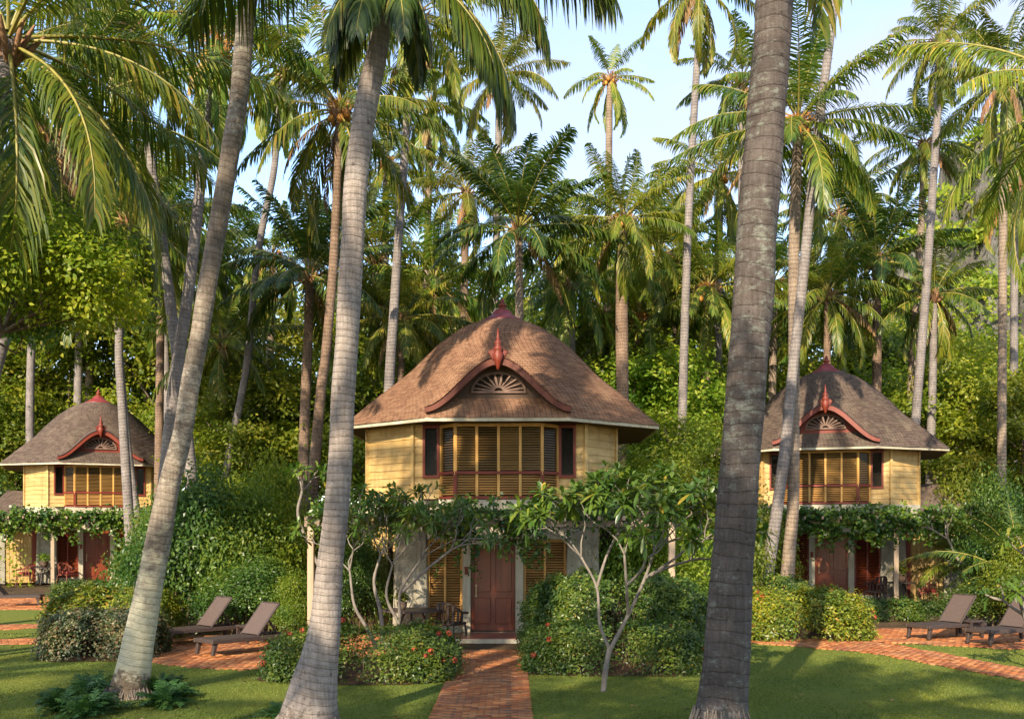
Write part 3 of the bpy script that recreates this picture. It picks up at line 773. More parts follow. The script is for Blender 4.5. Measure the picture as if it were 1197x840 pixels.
def villa(label, loc, rz, roofmat, side, seed):
    W_ = WALL if side else WALLM
    root = empty('villa', loc, rz); tag(root, label, 'villa', 'shingle-roofed garden villas')
    rf = new_obj('roof', roof_mesh(roofmat), root)
    # roof cap and finial
    c = MB(); c.lathe([(.64, 8.45), (.66, 8.49), (.50, 8.57), (.34, 8.66), (.26, 8.76), (.25, 8.79), (.2, 8.81)], n=28); c.build('roof_cap', M['maroon'], rf, True)
    c = MB(); c.lathe([(.16, 8.80), (.18, 8.84), (.09, 8.88), (.08, 8.91), (.13, 8.95), (.13, 8.98), (.05, 9.02), (.08, 9.05), (.06, 9.09), (.02, 9.17)], n=18); c.build('finial', M['red_wood'], rf, True)
    # eave: fascia strip and soffit
    e = MB(); s = MB(); o1, o0, w = oct_pts(4.03), oct_pts(3.97), W_
    for i in range(8):
        j = (i+1) % 8
        a, b, c_, d = o1[i], o1[j], o0[j], o0[i]
        V3 = lambda p, z: (p[0], p[1], z)
        e.hexa([V3(a, 5.275), V3(b, 5.275), V3(c_, 5.275), V3(d, 5.275), V3(a, 5.36), V3(b, 5.36), V3(c_, 5.36), V3(d, 5.36)])
        s.quad(V3(o0[i], 5.285), V3(o0[j], 5.285), V3(w[j], 5.30), V3(w[i], 5.30))
    e.build('fascia', M['cream'], rf); s.build('soffit', M['soffit'], rf)
    # dormer: ogee bargeboards, little shingled roof, fan
    def oz(x): return 5.62 + 1.21*(.5 + .5*math.cos(PI*min(1, abs(x)/1.78)))**.88
    def oy(z): return -4.06 + (z-5.57)*.13
    N = 48; xs = [-1.78 + 3.56*i/N for i in range(N+1)]
    pts = [Vector((x, oy(oz(x)), oz(x))) for x in xs]
    dm = MB()
    inn = []
    for i, p in enumerate(pts):
        a, b = pts[max(0, i-1)], pts[min(N, i+1)]; t = (b-a).normalized(); nn = Vector((-t.z, 0, t.x))
        w = .13 + .04*(1 - abs(p.x)/1.78)
        inn.append(p - nn*w)
    dep = Vector((0, .09, 0))
    for i in range(N):
        a, b, c_, d = pts[i], pts[i+1], inn[i+1], inn[i]
        dm.quad(d, c_, b, a); dm.quad(a, b, b+dep, a+dep); dm.quad(d+dep, c_+dep, c_, d)
        dm.quad(a+dep, b+dep, c_+dep, d+dep)
    gab = dm.build('bargeboard', M['red_wood'] if side else M['bargeboard'], root)
    dr = MB()
    for i in range(N):
        for k in range(5):
            f = lambda p, k: p + Vector((0, (-.035 if k == 0 else k*.32), .006 + .05*k))
            a, b = pts[i], pts[i+1]; u0, u1 = xs[i], xs[i+1]
            dr.quad(f(a, k), f(b, k), f(b, k+1), f(a, k+1), [(k*.32, u0/.105+40), (k*.32, u1/.105+40), (k*.32+.32, u1/.105+40), (k*.32+.32, u0/.105+40)])
    dr.build('dormer_roof', roofmat, root)
    so = MB()
    for i in range(N):
        a, b = inn[i], inn[i+1]
        so.quad(b + Vector((0, .08, 0)), a + Vector((0, .08, 0)), a + Vector((0, .75, 0)), b + Vector((0, .75, 0)))
    so.build('dormer_soffit', M['red_wood'] if side else M['soffit'], root)  # front villa: dark board colour stands in for shade under the arch
    pn = MB(); y0 = -3.5
    for i in range(N):
        a, b = inn[i], inn[i+1]
        if max(a.z, b.z) > 5.95: pn.quad((a.x, y0, 5.8), (b.x, y0, 5.8), (b.x, y0, b.z+.02), (a.x, y0, a.z+.02))
    pan = pn.build('dormer_panel', M['red_wood'] if side else M['soffit'], root)  # front villa: recess shade put into the panel colour
    fan = MB(); cx, cz = 0, 6.06
    for k in range(10):
        a = PI*(.055 + .89*k/9); p0 = Vector((math.cos(a)*.12, y0-.03, cz + math.sin(a)*.10)); p1 = Vector((math.cos(a)*.63, y0-.03, cz + math.sin(a)*.42))
        fan.bar(p0, p1, .05, .035)
    arc = [Vector((math.cos(PI*k/20)*.65, y0-.035, cz + math.sin(PI*k/20)*.45)) for k in range(21)]
    for a, b in zip(arc, arc[1:]): fan.bar(a, b, .045, .055)
    hub = [Vector((math.cos(PI*k/8)*.13, y0-.035, cz + math.sin(PI*k/8)*.11)) for k in range(9)]
    for a, b in zip(hub, hub[1:]): fan.bar(a, b, .05, .05)
    fan.box((0, y0-.035, cz-.02), (1.36, .05, .05)); fan.build('fan_vent', M['fan'], pan)
    bk = MB()
    for k in range(20):
        a, b = arc[k], arc[k+1]; bk.quad((a.x, y0-.006, cz), (b.x, y0-.006, cz), (b.x, y0-.006, b.z), (a.x, y0-.006, a.z))
    bk.build('vent_opening', M['dark_room'], pan)  # black sheet painted as the shaded hole behind the fan
    g = MB(); gy = oy(6.85) - .06
    g.lathe([(.02, 6.52), (.04, 6.56), (.09, 6.72), (.14, 6.9), (.09, 6.95), (.11, 7.0), (.12, 7.06), (.065, 7.1), (.085, 7.16), (.085, 7.2), (.045, 7.24), (.035, 7.34), (.012, 7.52)], (0, gy, 0), 14)
    g.build('gable_finial', M['red_wood'], gab, True)
    g = MB()
    for sx in (-1, 1): g.box((sx*.12, gy+.05, 6.9), (.16, .05, .24), 0, 0, R(sx*28))
    g.build('finial_bracket', M['red_wood'], gab, bevel=.02)
    # upper storey
    uw = MB()
    for i in range(8):
        j = (i+1) % 8; p, q = W_[i], W_[j]
        if i == 7:      # front: boards either side of the bay
            clapboard(uw, (-2.15, -3.05), (-1.92, -3.05), 3.4, 5.32); clapboard(uw, (1.92, -3.05), (2.15, -3.05), 3.4, 5.32)
        else: clapboard(uw, p, q, 3.4, 5.32)
    uw.build('upper_wall', M['ochre'], root)
    for i in (0, 1, 6, 7):
        cb = MB(); x, y = W_[i]; cb.box((x*1.005, y*1.005, 4.36), (.09, .09, 1.92), math.atan2(y, x)); cb.build('corner_board', M['ochre'], root)
    ff = MB()
    for i in range(8):
        j = (i+1) % 8; p, q = W_[i], W_[j]; k = 1.02
        ff.hexa([(p[0]*.9, p[1]*.9, 3.08), (q[0]*.9, q[1]*.9, 3.08), (q[0]*k, q[1]*k, 3.08), (p[0]*k, p[1]*k, 3.08), (p[0]*.9, p[1]*.9, 3.40), (q[0]*.9, q[1]*.9, 3.40), (q[0]*k, q[1]*k, 3.40), (p[0]*k, p[1]*k, 3.40)])
    ff.box((0, -3.27, 3.27), (2.95, .52, .26)); ff.build('floor_band', M['cream'], root)
    # bay window
    B = [(-1.46, -3.07), (-1.07, -3.5), (1.07, -3.5), (1.46, -3.07)]
    bw = empty_part = MB()
    zb, zr, zt = 3.42, 4.06, 5.27
    segs = []
    for k in range(4): segs.append(((-1.07 + k*.535, -3.5), (-1.07 + (k+1)*.535, -3.5)))
    segs = [(B[0], B[1])] + segs + [(B[2], B[3])]
    for (a, b) in segs:
        for p in (a, b): pass
    posts = [segs[0][0]] + [s_[1] for s_ in segs]
    for i, p in enumerate(posts):
        if 0 < i < len(posts)-1 or True: bw.box((p[0], p[1], (zb+zt)/2), (.075, .075, zt-zb), R(0 if 1 < i < 5 else 25))
    for a, b in segs:
        bw.bar((a[0], a[1], zt-.03), (b[0], b[1], zt-.03), .07, .09)
    bay = bw.build('bay_window', M['ochre_wood'], root, bevel=.008)
    rl = MB()
    for a, b in segs:
        d = Vector((b[0]-a[0], b[1]-a[1], 0)).normalized(); o = Vector((d.y, -d.x, 0))*.02
        for z, h in ((zb+.03, .07), (zr, .075)):
            rl.bar(Vector((a[0], a[1], z)) + o, Vector((b[0], b[1], z)) + o, .09, h)
    for p in (B[1], B[2]): rl.box((p[0], p[1]-.012, (zb+zr)/2), (.1, .1, zr-zb-.1))
    rl.build('rail', M['red_wood'], bay)
    for a, b in segs:
        v = Vector((b[0]-a[0], b[1]-a[1])).normalized(); a2 = (a[0]+v.x*.045, a[1]+v.y*.045); b2 = (b[0]-v.x*.045, b[1]-v.y*.045)
        tl = 14 + (segs.index((a, b))*23 % 37)
        louvre('louvre', a2, b2, zb+.09, zr-.05, M['louvre'], bay); louvre('louvre', a2, b2, zr+.06, zt-.09, M['louvre'], bay, tilt=tl)
        gm = MB(); n_ = Vector((v.y, -v.x))*.045
        gm.quad((a2[0]+n_.x, a2[1]+n_.y, zr+.05), (b2[0]+n_.x, b2[1]+n_.y, zr+.05), (b2[0]+n_.x, b2[1]+n_.y, zt-.08), (a2[0]+n_.x, a2[1]+n_.y, zt-.08))
        gm.build('pane', M['glass'], bay)
    lin = MB()
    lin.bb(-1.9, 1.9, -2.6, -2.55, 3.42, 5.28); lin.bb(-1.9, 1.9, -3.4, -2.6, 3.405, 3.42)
    lin.build('room_lining', M['dark_room'], root)  # dark backing sheets; the gloom of the room is in their colour
    for sx in (-1, 1):
        w = MB(); x0, x1 = sorted((sx*1.5, sx*1.92))
        w.bb(x0, x0+.06, -3.12, -3.02, 3.95, 5.29); w.bb(x1-.06, x1, -3.12, -3.02, 3.95, 5.29); w.bb(x0+.06, x1-.06, -3.12, -3.02, 3.95, 4.02); w.bb(x0+.06, x1-.06, -3.12, -3.02, 5.2, 5.29)
        sw = w.build('side_window', M['red_wood'], root)
        gm = MB(); gm.quad((x0+.06, -3.05, 4.02), (x1-.06, -3.05, 4.02), (x1-.06, -3.05, 5.2), (x0+.06, -3.05, 5.2)); gm.build('pane', M['glass'], sw)
        lw = MB(); clapboard(lw, (x0, -3.05), (x1, -3.05), 3.4, 3.95); lw.build('apron_board', M['ochre'], root)
    # ground floor
    dx = -.15 if side <= 0 else .2
    lw = MB(); lw.bb(-2.9, 2.9, -2.35, -2.25, 0, 3.08); lw.build('lower_wall', M['dark_room'], root)  # near-black sheet behind the louvres, interior shade put into its colour
    yw = MB()
    for p, q in ((W_[0], W_[1]), (W_[1], W_[2]), (W_[5], W_[6]), (W_[6], W_[7]), (W_[3], W_[4]), (W_[2], W_[3]), (W_[4], W_[5])): clapboard(yw, (p[0]*.97, p[1]*.97), (q[0]*.97, q[1]*.97), .1, 3.08)
    yw.build('lower_cladding', M['ochre'], root)
    cl = []
    for sx in (-1, 1):
        m = MB(); xa, xb = sorted((sx*1.78 + dx*.4, sx*2.52 + dx*.4))
        o = -sx*.1
        m.hexa([(xa-.08, -3.28, 0), (xb+.08, -3.28, 0), (xb+.08, -2.7, 0), (xa-.08, -2.7, 0), (xa, -3.22, 3.08), (xb, -3.22, 3.08), (xb, -2.75, 3.08), (xa, -2.75, 3.08)])
        m.build('stone_pier', M['stone'], root, bevel=.03)
    hd = MB(); hd.bb(-1.75+dx*.4, 1.75+dx*.4, -3.16, -2.9, 2.42, 3.075); hd.build('lintel', M['cream'], root)
    fr = MB()
    for sx in (-1, 1): fr.bb(dx + sx*.56, dx + sx*.76, -3.2, -2.9, .1, 2.417)
    fr.bb(dx-.79, dx+.79, -3.24, -2.9, 0, .1); fr.build('door_frame', M['cream'], root, bevel=.01)
    dr_ = MB(); dr_.bb(dx-.557, dx+.557, -3.08, -3.03, .12, 2.41)
    for sx in (-1, 1):
        for z0, z1 in ((.3, .95), (1.1, 2.25)):
            dr_.bb(dx+sx*.06, dx+sx*.47, -3.105, -3.08, z0, z1)
        dr_.bb(dx+sx*.5, dx+sx*.556, -3.12, -3.081, .12, 2.41)
    door = dr_.build('door', M['door_wood'], root, bevel=.012)
    h = MB(); h.bar((dx-.42, -3.16, .98), (dx-.42, -3.16, 1.28), .03); h.box((dx-.42, -3.115, 1.0), (.05, .06, .05)); h.box((dx-.42, -3.115, 1.26), (.05, .06, .05)); h.build('handle', M['brass'], door)
    l = MB(); l.box((dx-.66, -3.235, 1.62), (.09, .05, .16)); l.box((dx-.66, -3.25, 1.72), (.12, .08, .03)); l.build('wall_lamp', M['red_wood'], root, bevel=.01)
    for sx in (-1, 1):
        xa, xb = sorted((dx + sx*.765, sx*1.74 + dx*.4)); n = 2
        w = MB(); w.bb(xa, xa+.06, -3.1, -3.0, .25, 2.417); w.bb(xb-.06, xb, -3.1, -3.0, .25, 2.417); w.bb(xa+.06, xb-.06, -3.1, -3.0, .25, .33); w.bb(xa+.06, xb-.06, -3.1, -3.0, 2.34, 2.417)
        xm = (xa+xb)/2; w.bb(xm-.03, xm+.03, -3.1, -3.0, .33, 2.34)
        wd = w.build('louvred_window', M['ochre_wood'] if side == 0 else M['red_wood'], root)
        for a, b in ((xa+.06, xm-.03), (xm+.03, xb-.06)):
            louvre('louvre', (a, -3.04), (b, -3.04), .35, 2.33, M['louvre'] if side == 0 else M['door_wood'], wd)
        pl = MB(); pl.bb(xa, xb, -3.14, -2.9, 0, .247); pl.build('plinth', M['cream'], root)
    # steps
    st = MB(); st.bb(dx-1.0, dx+.85, -4.6, -3.245, -.3, .1); st.build('landing', M['tile'], root, bevel=.015)
    st = MB(); st.bb(dx-1.04, dx+.89, -4.68, -4.602, -.3, .085); st.build('landing_edge', M['cream'], root, bevel=.01)
    if side:        # single-storey wing beside the outer villas
        s_ = side
        xw = lambda v: s_*v
        ww = MB()
        x0, x1 = 2.55, 3.85
        for i in range(9):      # upright planks
            a = x0 + (x1-x0)*i/9; b = a + (x1-x0)/9 - .012
            p, q = sorted((xw(a), xw(b))); ww.bb(p, q, -3.0 + .01*(i % 2), -2.85, .05, 2.55)
        ww.build('plank_wall', M['ochre'], root)
        w = MB(); p, q = sorted((xw(2.56), xw(2.80))); w.bb(p, q, -3.08, -3.002, .1, 2.45); w.build('narrow_window', M['red_wood'], root)
        m = MB(); p, q = sorted((xw(3.87), xw(6.9))); m.bb(p, q, -2.6, -2.3, 0, 2.2); m.build('garden_wall', M['stone'], root, bevel=.03)
        m = MB(); p, q = sorted((xw(3.86), xw(4.1))); m.bb(p, q, -3.05, -2.7, 0, 2.55); m.build('wing_pier', M['stone'], root, bevel=.02)
        hr = MB(); pts_ = [(2.6, -2.5), (5.3, -2.5), (5.3, 1.6), (2.6, 1.6)]; rid = [(2.9, -.4, 4.2), (3.9, -.4, 4.2)]
        V3 = lambda p, z: (xw(p[0]), p[1], z)
        a, b, c_, d = [V3(p, 2.62) for p in pts_]; r0_, r1_ = [(xw(x), y, z) for x, y, z in rid]
        U = [(0, 0), (2.7, 0), (2, 22), (.5, 22)]
        fl = (lambda *q: q) if s_ > 0 else (lambda *q: q[::-1])
        hr.quad(*fl(a, b, r1_, r0_), U); hr.quad(*fl(b, c_, r1_, r1_), U); hr.quad(*fl(c_, d, r0_, r1_), U)
        hr.build('wing_roof', roofmat, root)
        hb = MB(); hb.bb(*sorted((xw(2.7), xw(5.2))), -2.28, 1.5, 0, 2.6); hb.build('wing_wall', M['ochre'], root)
        hood = MB()
        x0, x1 = sorted((xw(3.3), xw(4.15)))
        hood.hexa([(x0-.08, -3.6, 2.42), (x1+.08, -3.6, 2.42), (x1+.08, -3.02, 2.42), (x0-.08, -3.02, 2.42), (x0+.12, -3.3, 2.72), (x1-.12, -3.3, 2.72), (x1-.12, -3.02, 2.72), (x0+.12, -3.02, 2.72)])
        hood.build('hood', roofmat, root)
    return root
def loc2world(loc, rz, p):
    c, s = math.cos(rz), math.sin(rz)
    return Vector((loc[0] + p[0]*c - p[1]*s, loc[1] + p[0]*s + p[1]*c, loc[2] + p[2]))
def pergola(label, loc, rz, x0, x1, posts, y=-4.6, yb=-3.25, z=2.72, mat='beam'):
    r = empty('pergola', loc, rz); tag(r, label, 'pergola', 'pergolas over the villa doors')
    b = MB(); b.bb(x0, x1, y-.06, y+.06, z, z+.15); b.build('beam', M[mat], r, bevel=.01)
    b = MB()
    n = int((x1-x0)/.55)
    for i in range(n+1):
        x = x0 + .12 + (x1-x0-.24)*i/n
        b.bb(x-.035, x+.035, y-.4, yb, z+.152, z+.25)
    b.build('rafter', M[mat], r)
    for px in posts:
        p = MB(); p.bb(px-.075, px+.075, y-.075, y+.075, -.3, z-.002); p.build('post', M['post'], r, bevel=.012)
    return r
def vine(label, loc, rz, boxes, n, seed, strands=0, ln=.12, wd=.085):
    """boxes: (x0,x1,y0,y1,z0,z1,weight) in villa space"""
    r = empty('climbing_vine', loc, rz); tag(r, label, 'vine', 'vines on the pergolas')
    rng = np.random.default_rng(seed); cs = []; A = Acc()
    w = np.array([b[6] for b in boxes], float); w /= w.sum()
    for b, k in zip(boxes, (w*n).astype(int)):
        m = max(3, k//26)
        cc = np.stack([rng.uniform(b[0], b[1], m), rng.uniform(b[2], b[3], m), rng.uniform(b[4], b[5], m) + .1*np.sin(np.arange(m)*1.3)], -1)
        c = np.repeat(cc, 26, 0) + rng.normal(0, .11, (m*26, 3)); cs.append(c)
        for i in range(0, m-1, 2):
            V, Fq, _ = tube_arrays([cc[i], (cc[i]+cc[i+1])/2 + rng.normal(0, .06, 3), cc[i+1]], [.012, .011, .007], 4) if np.linalg.norm(cc[i]-cc[i+1]) < 1.0 else (None,)*3
            if V is not None: A.add(V, Fq, 0)
    for i in range(strands):
        b = boxes[rng.integers(len(boxes))]; x = rng.uniform(b[0], b[1]); y = b[2] + rng.uniform(-.05, .1); L = rng.uniform(.25, .75)
        t = np.linspace(0, 1, 24); c = np.stack([x + .08*np.sin(t*5+i), np.full(24, y), b[4] - L*t], -1) + rng.normal(0, .05, (24, 3)); cs.append(c)
        V, Fq, _ = tube_arrays(c[::6].copy(), [.008]*4, 4); A.add(V, Fq, 0)
    if A.n == 0:
        V, Fq, _ = tube_arrays([(boxes[0][0], boxes[0][2], boxes[0][4]), (boxes[0][1], boxes[0][2], boxes[0][4])], [.01, .01], 4); A.add(V, Fq, 0)
    c = np.concatenate(cs); N = len(c)
    nn = nrm(np.array([0, -.55, .6]) + rng.normal(0, .6, (N, 3))); d = rng.normal(0, 1, (N, 3)) + np.array([0, -.3, -.5]); d = nrm(d - (d*nn).sum(-1, keepdims=True)*nn)
    V, Fq = leaves_arr(c, d, nn, ln*rng.uniform(.6, 1.2, N), wd*rng.uniform(.7, 1.2, N))
    new_obj('foliage', np_mesh('foliage', V, Fq, mats=[M['leaf_vine']]), r); new_obj('creeper', A.mesh('creeper', [M['twig']]), r)
    return r

# --------------------------------------------------------------- furniture
def lounger(label, foot, heading, group='sun loungers on the brick patios'):
    """foot: world xy of the foot end's middle; heading: plan direction towards the head end"""
    rz = math.atan2(heading[1], heading[0])
    r = empty('sun_lounger', (foot[0], foot[1], gz(foot[1]) + .06), rz); tag(r, label, 'sun lounger', group)
    f = MB(); W, L, H = .68, 2.0, .33
    for sy in (-1, 1): f.bb(0, L, sy*W/2-.03, sy*W/2+.03, H-.09, H)
    for x in (0.0, L-.06, 1.12): f.bb(x, x+.06, -W/2+.03, W/2-.03, H-.085, H-.005)
    f.build('frame', M['wicker'], r, bevel=.01)
    for x in (.1, L-.16):
        for sy in (-1, 1):
            g = MB(); sx = -.05 if x < 1 else .05
            g.hexa([(x+sx-.035, sy*(W/2-.04)-.035, 0), (x+sx+.035, sy*(W/2-.04)-.035, 0), (x+sx+.035, sy*(W/2-.04)+.035, 0), (x+sx-.035, sy*(W/2-.04)+.035, 0), (x-.05, sy*(W/2-.04)-.045, H-.09), (x+.05, sy*(W/2-.04)-.045, H-.09), (x+.05, sy*(W/2-.04)+.045, H-.09), (x-.05, sy*(W/2-.04)+.045, H-.09)])
            g.build('leg', M['wicker'], r, bevel=.008)
    s = MB()
    for i in range(16):
        x = .06 + i*.067; s.bb(x, x+.06, -W/2+.031, W/2-.031, H-.012, H+.008)
    s.build('seat', M['wicker'], r)
    b = MB(); a = R(50); x0, z0 = 1.12, H; Lb = .86
    d = Vector((math.cos(a), 0, math.sin(a))); n = Vector((-d.z, 0, d.x)); o = Vector((x0, 0, z0))
    for sy in (-1, 1): b.bar(o + Vector((0, sy*(W/2-.03), 0)), o + d*Lb + Vector((0, sy*(W/2-.03), 0)), .05, .04)
    b.bar(o + d*Lb + Vector((0, -W/2+.03, 0)), o + d*Lb + Vector((0, W/2-.03, 0)), .05, .04)
    bo = b.build('backrest', M['wicker'], r, bevel=.008)
    c = MB(); c.box(o + d*Lb/2 + n*.008, (Lb-.05, W-.11, .018), 0, 0, -a); c.build('sling', M['mesh_cloth'], bo)
    p = MB(); p.bar(o + d*.6, Vector((1.85, 0, H-.05)), .035); p.build('prop', M['wicker'], bo)
    return r
def side_table(label, x, y, rz):
    r = empty('side_table', (x, y, gz(y)+.06), rz); tag(r, label, 'side table', 'low tables between loungers')
    t = MB(); t.bb(-.24, .24, -.24, .24, .36, .40); t.build('table_top', M['wicker'], r, bevel=.008)
    for sx in (-1, 1):
        for sy in (-1, 1):
            l = MB(); l.box((sx*.2, sy*.2, .18), (.05, .05, .36)); l.build('leg', M['wicker'], r)
    return r
def armchair(label, x, y, z, rz, mat='rattan'):
    r = empty('armchair', (x, y, z), rz); tag(r, label, 'armchair', 'rattan armchairs on the porches')
    m = MB(); m.bb(-.28, .28, -.28, .28, .36, .42); m.build('seat', M[mat], r, bevel=.015)
    m = MB()
    for i in range(9):
        a = PI*(i/8); p = Vector((math.cos(a)*.3, .0 + math.sin(a)*.3, 0)); m.bar(p + Vector((0, 0, .42)), p*1.12 + Vector((0, 0, .66 + .24*math.sin(a))), .06, .03)
    pts = [Vector((math.cos(PI*i/8)*.336, math.sin(PI*i/8)*.336, .66 + .24*math.sin(PI*i/8))) for i in range(9)]
    m.tube(pts, [.028]*9, 6); m.tube([Vector((.336, 0, .66)), Vector((.33, -.26, .64))], [.028]*2, 6); m.tube([Vector((-.336, 0, .66)), Vector((-.33, -.26, .64))], [.028]*2, 6)
    m.build('backrest', M[mat], r)
    for sx in (-1, 1):
        for sy in (-1, 1):
            l = MB(); l.tube([(sx*.25, sy*.25, .38), (sx*.28, sy*.28, 0)], [.025, .02], 6); l.build('leg', M[mat], r)
    return r
def cushion(label, x, y, z, rz):
    m = MB(); m.box((0, 0, .06), (.46, .44, .12)); o = m.build('seat_cushion', M['cushion'], None, bevel=.04, loc=(x, y, z)); o.rotation_euler.z = rz
    return tag(o, label, 'cushion', 'red cushions on the porch chairs')
def porch_table(label, x, y, z, w=.5, group='porch tables'):
    r = empty('porch_table', (x, y, z)); tag(r, label, 'table', group)
    m = MB(); m.lathe([(.02, .70), (w, .70), (w, .735), (.02, .735)], n=24); m.build('table_top', M['wicker'], r)
    for k in range(3):
        a = k*2.1 + .5; l = MB(); l.tube([(math.cos(a)*w*.3, math.sin(a)*w*.3, .7), (math.cos(a)*w*.75, math.sin(a)*w*.75, 0)], [.03, .024], 6); l.build('leg', M['wicker'], r)
    return r
def potted_plant(label, x, y, z, s=1.0):
    r = empty('potted_plant', (x, y, z)); tag(r, label, 'potted plant', 'potted plants on the porches')
    m = MB(); m.lathe([(.02, 0), (.10, 0), (.15, .12), (.16, .22), (.18, .24), (.15, .24), (.13, .2), (.02, .2)], n=18); o = m.build('pot', M['pot'], r, True); o.scale = (s,)*3
    o = new_obj('foliage', bush_mesh(int(x*77) % 999, [((0, 0, .36), (.2, .2, .18))], 260, .09, .05, M['leaf_mid'], 20, .7, .3), r); o.scale = (s,)*3
    return r

# ------------------------------------------------------------------ ground
def sheet(name, pts, z, mat, kind='structure', follow=True, div=1):
    me = bpy.data.meshes.new(name)
    me.from_pydata([(x, y, (gz(y) if follow else 0) + z) for x, y in pts], [], [tuple(range(len(pts)))])
    me.materials.append(mat); me.update()
    o = new_obj(name, me); return tag(o, kind=kind)
def inside(poly, x, y):
    x = np.asarray(x); y = np.asarray(y); c = np.zeros(x.shape, bool); n = len(poly)
    for i in range(n):
        (x0, y0), (x1, y1) = poly[i], poly[i-1]
        c ^= ((y0 > y) != (y1 > y)) & (x < (x1-x0)*(y-y0)/((y1-y0) or 1e-9) + x0)
    return c
def bricks(name, poly, ang, seed, bl=.205, bw=.1, border=None, z=.03, pattern='running'):
    """individually laid bricks over a plan polygon, on a bed of sand"""
    rng = np.random.default_rng(seed)
    p = np.array(poly); cx, cy = p.mean(0); rad = np.hypot(*(p-[cx, cy]).T).max() + .3
    ca, sa = math.cos(ang), math.sin(ang)
    items = []
    ny = int(2*rad/(bw+.008)); nx = int(2*rad/(bl+.008))
    for j in range(ny):
        for i in range(nx):
            u = -rad + (i + (.5 if j % 2 else 0))*(bl+.008); v = -rad + j*(bw+.008)
            items.append((cx + u*ca - v*sa, cy + u*sa + v*ca))
    it = np.array(items); ok = inside(poly, it[:, 0], it[:, 1]); it = it[ok]
    N = len(it)
    hx, hy = bl/2*rng.uniform(.96, 1.0, N), bw/2*rng.uniform(.95, 1.0, N)
    zt = z + rng.normal(0, .003, N) + np.array([gz(y) for y in it[:, 1]]); tx, ty = rng.normal(0, .012, (2, N))
    a = ang + rng.normal(0, .012, N)
    def corner(sx, sy, ins, dz):
        u = sx*(hx-ins); v = sy*(hy-ins)
        return np.stack([it[:, 0] + u*np.cos(a) - v*np.sin(a), it[:, 1] + u*np.sin(a) + v*np.cos(a), zt + tx*u + ty*v + dz], -1)
    cs = [(-1, -1), (1, -1), (1, 1), (-1, 1)]
    V = np.stack([corner(sx, sy, .008, 0) for sx, sy in cs] + [corner(sx, sy, 0, -.008) for sx, sy in cs] + [corner(sx, sy, 0, -.05) for sx, sy in cs], 1).reshape(-1, 3)
    f = [[0, 1, 2, 3]] + [[b, b+1 if b % 4 < 3 else b-3, (b+1 if b % 4 < 3 else b-3)-4, b-4] for b in range(4, 12)]
    Fq = (np.array(f)[None] + (np.arange(N)*12)[:, None, None]).reshape(-1, 4)
    o = new_obj(name, np_mesh(name, V, Fq, mats=[M['brick']])); return tag(o, kind='structure')
# ================================================================== SCENE
MAIN = ((-.27, 28.05, 0), R(-1)); RIGHT = ((12.03, 38.1, gz(35)+.02), R(-18)); LEFT = ((-19.98, 48.1, gz(45)+.02), R(24))
# ---- ground
xs = np.concatenate([np.linspace(-300, -40, 8), np.linspace(-36, 36, 37), np.linspace(40, 300, 8)])
ys = np.concatenate([np.linspace(-120, 20, 8), np.linspace(24, 60, 25), np.linspace(70, 420, 12)])
GX, GY = np.meshgrid(xs, ys)
GZ = np.vectorize(gz)(GY) - .012
V = np.stack([GX, GY, GZ], -1).reshape(-1, 3); nx_ = len(xs)
Fq = np.array([(j*nx_+i, j*nx_+i+1, (j+1)*nx_+i+1, (j+1)*nx_+i) for j in range(len(ys)-1) for i in range(nx_-1)])
tag(new_obj('ground', np_mesh('ground', V, Fq, mats=[M['ground']])), kind='structure')
LAWN = [(-16, -8), (16, -8), (16, 24.3), (10.4, 22.6), (8.6, 23.3), (5.2, 23.6), (4.5, 21.0), (.2, 21.0), (-1.1, 21.0), (-4.2, 20.2), (-5.2, 20.4), (-7.4, 21.2), (-9.2, 22.2), (-11.2, 25.4), (-16, 25.4)]
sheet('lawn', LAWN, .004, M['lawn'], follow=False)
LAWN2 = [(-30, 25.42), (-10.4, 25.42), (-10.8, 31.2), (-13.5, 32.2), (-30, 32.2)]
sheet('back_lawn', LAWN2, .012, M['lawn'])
PATH = [(-1.12, 9), (.21, 9), (.26, 21.9), (-1.14, 21.9)]
PAT_L = [(-9.0, 21.6), (-7.6, 20.25), (-6.2, 19.1), (-5.0, 18.75), (-4.0, 19.6), (-3.0, 20.6), (-1.3, 20.9), (-1.3, 24.8), (-9.0, 24.9)]
PAT_R = [(8.6, 23.6), (9.2, 23.15), (10.3, 22.5), (11.0, 22.0), (13.5, 22.2), (14.5, 26.5), (9.2, 26.5)]
PATH_R = [(5.2, 23.6), (6.6, 22.4), (7.66, 21.4), (8.3, 19.4), (8.95, 17.4), (9.8, 13), (11.0, 13), (10.3, 17.0), (9.7, 18.9), (9.2, 21.2), (8.68, 23.2), (8.2, 24.4)]
PATH_L1 = [(-14.5, 22.3), (-11.0, 23.0), (-9.4, 24.2), (-9.4, 25.2), (-11.2, 24.3), (-14.5, 23.4)]
PATH_L2 = [(-16, 25.6), (-13.2, 26.2), (-11.0, 28.4), (-11.0, 29.7), (-13.2, 27.6), (-16, 27.0)]
PAT_LL = [(-20, 31.9), (-13.0, 31.9), (-12.2, 34.0), (-12.5, 37.0), (-20, 37.0)]
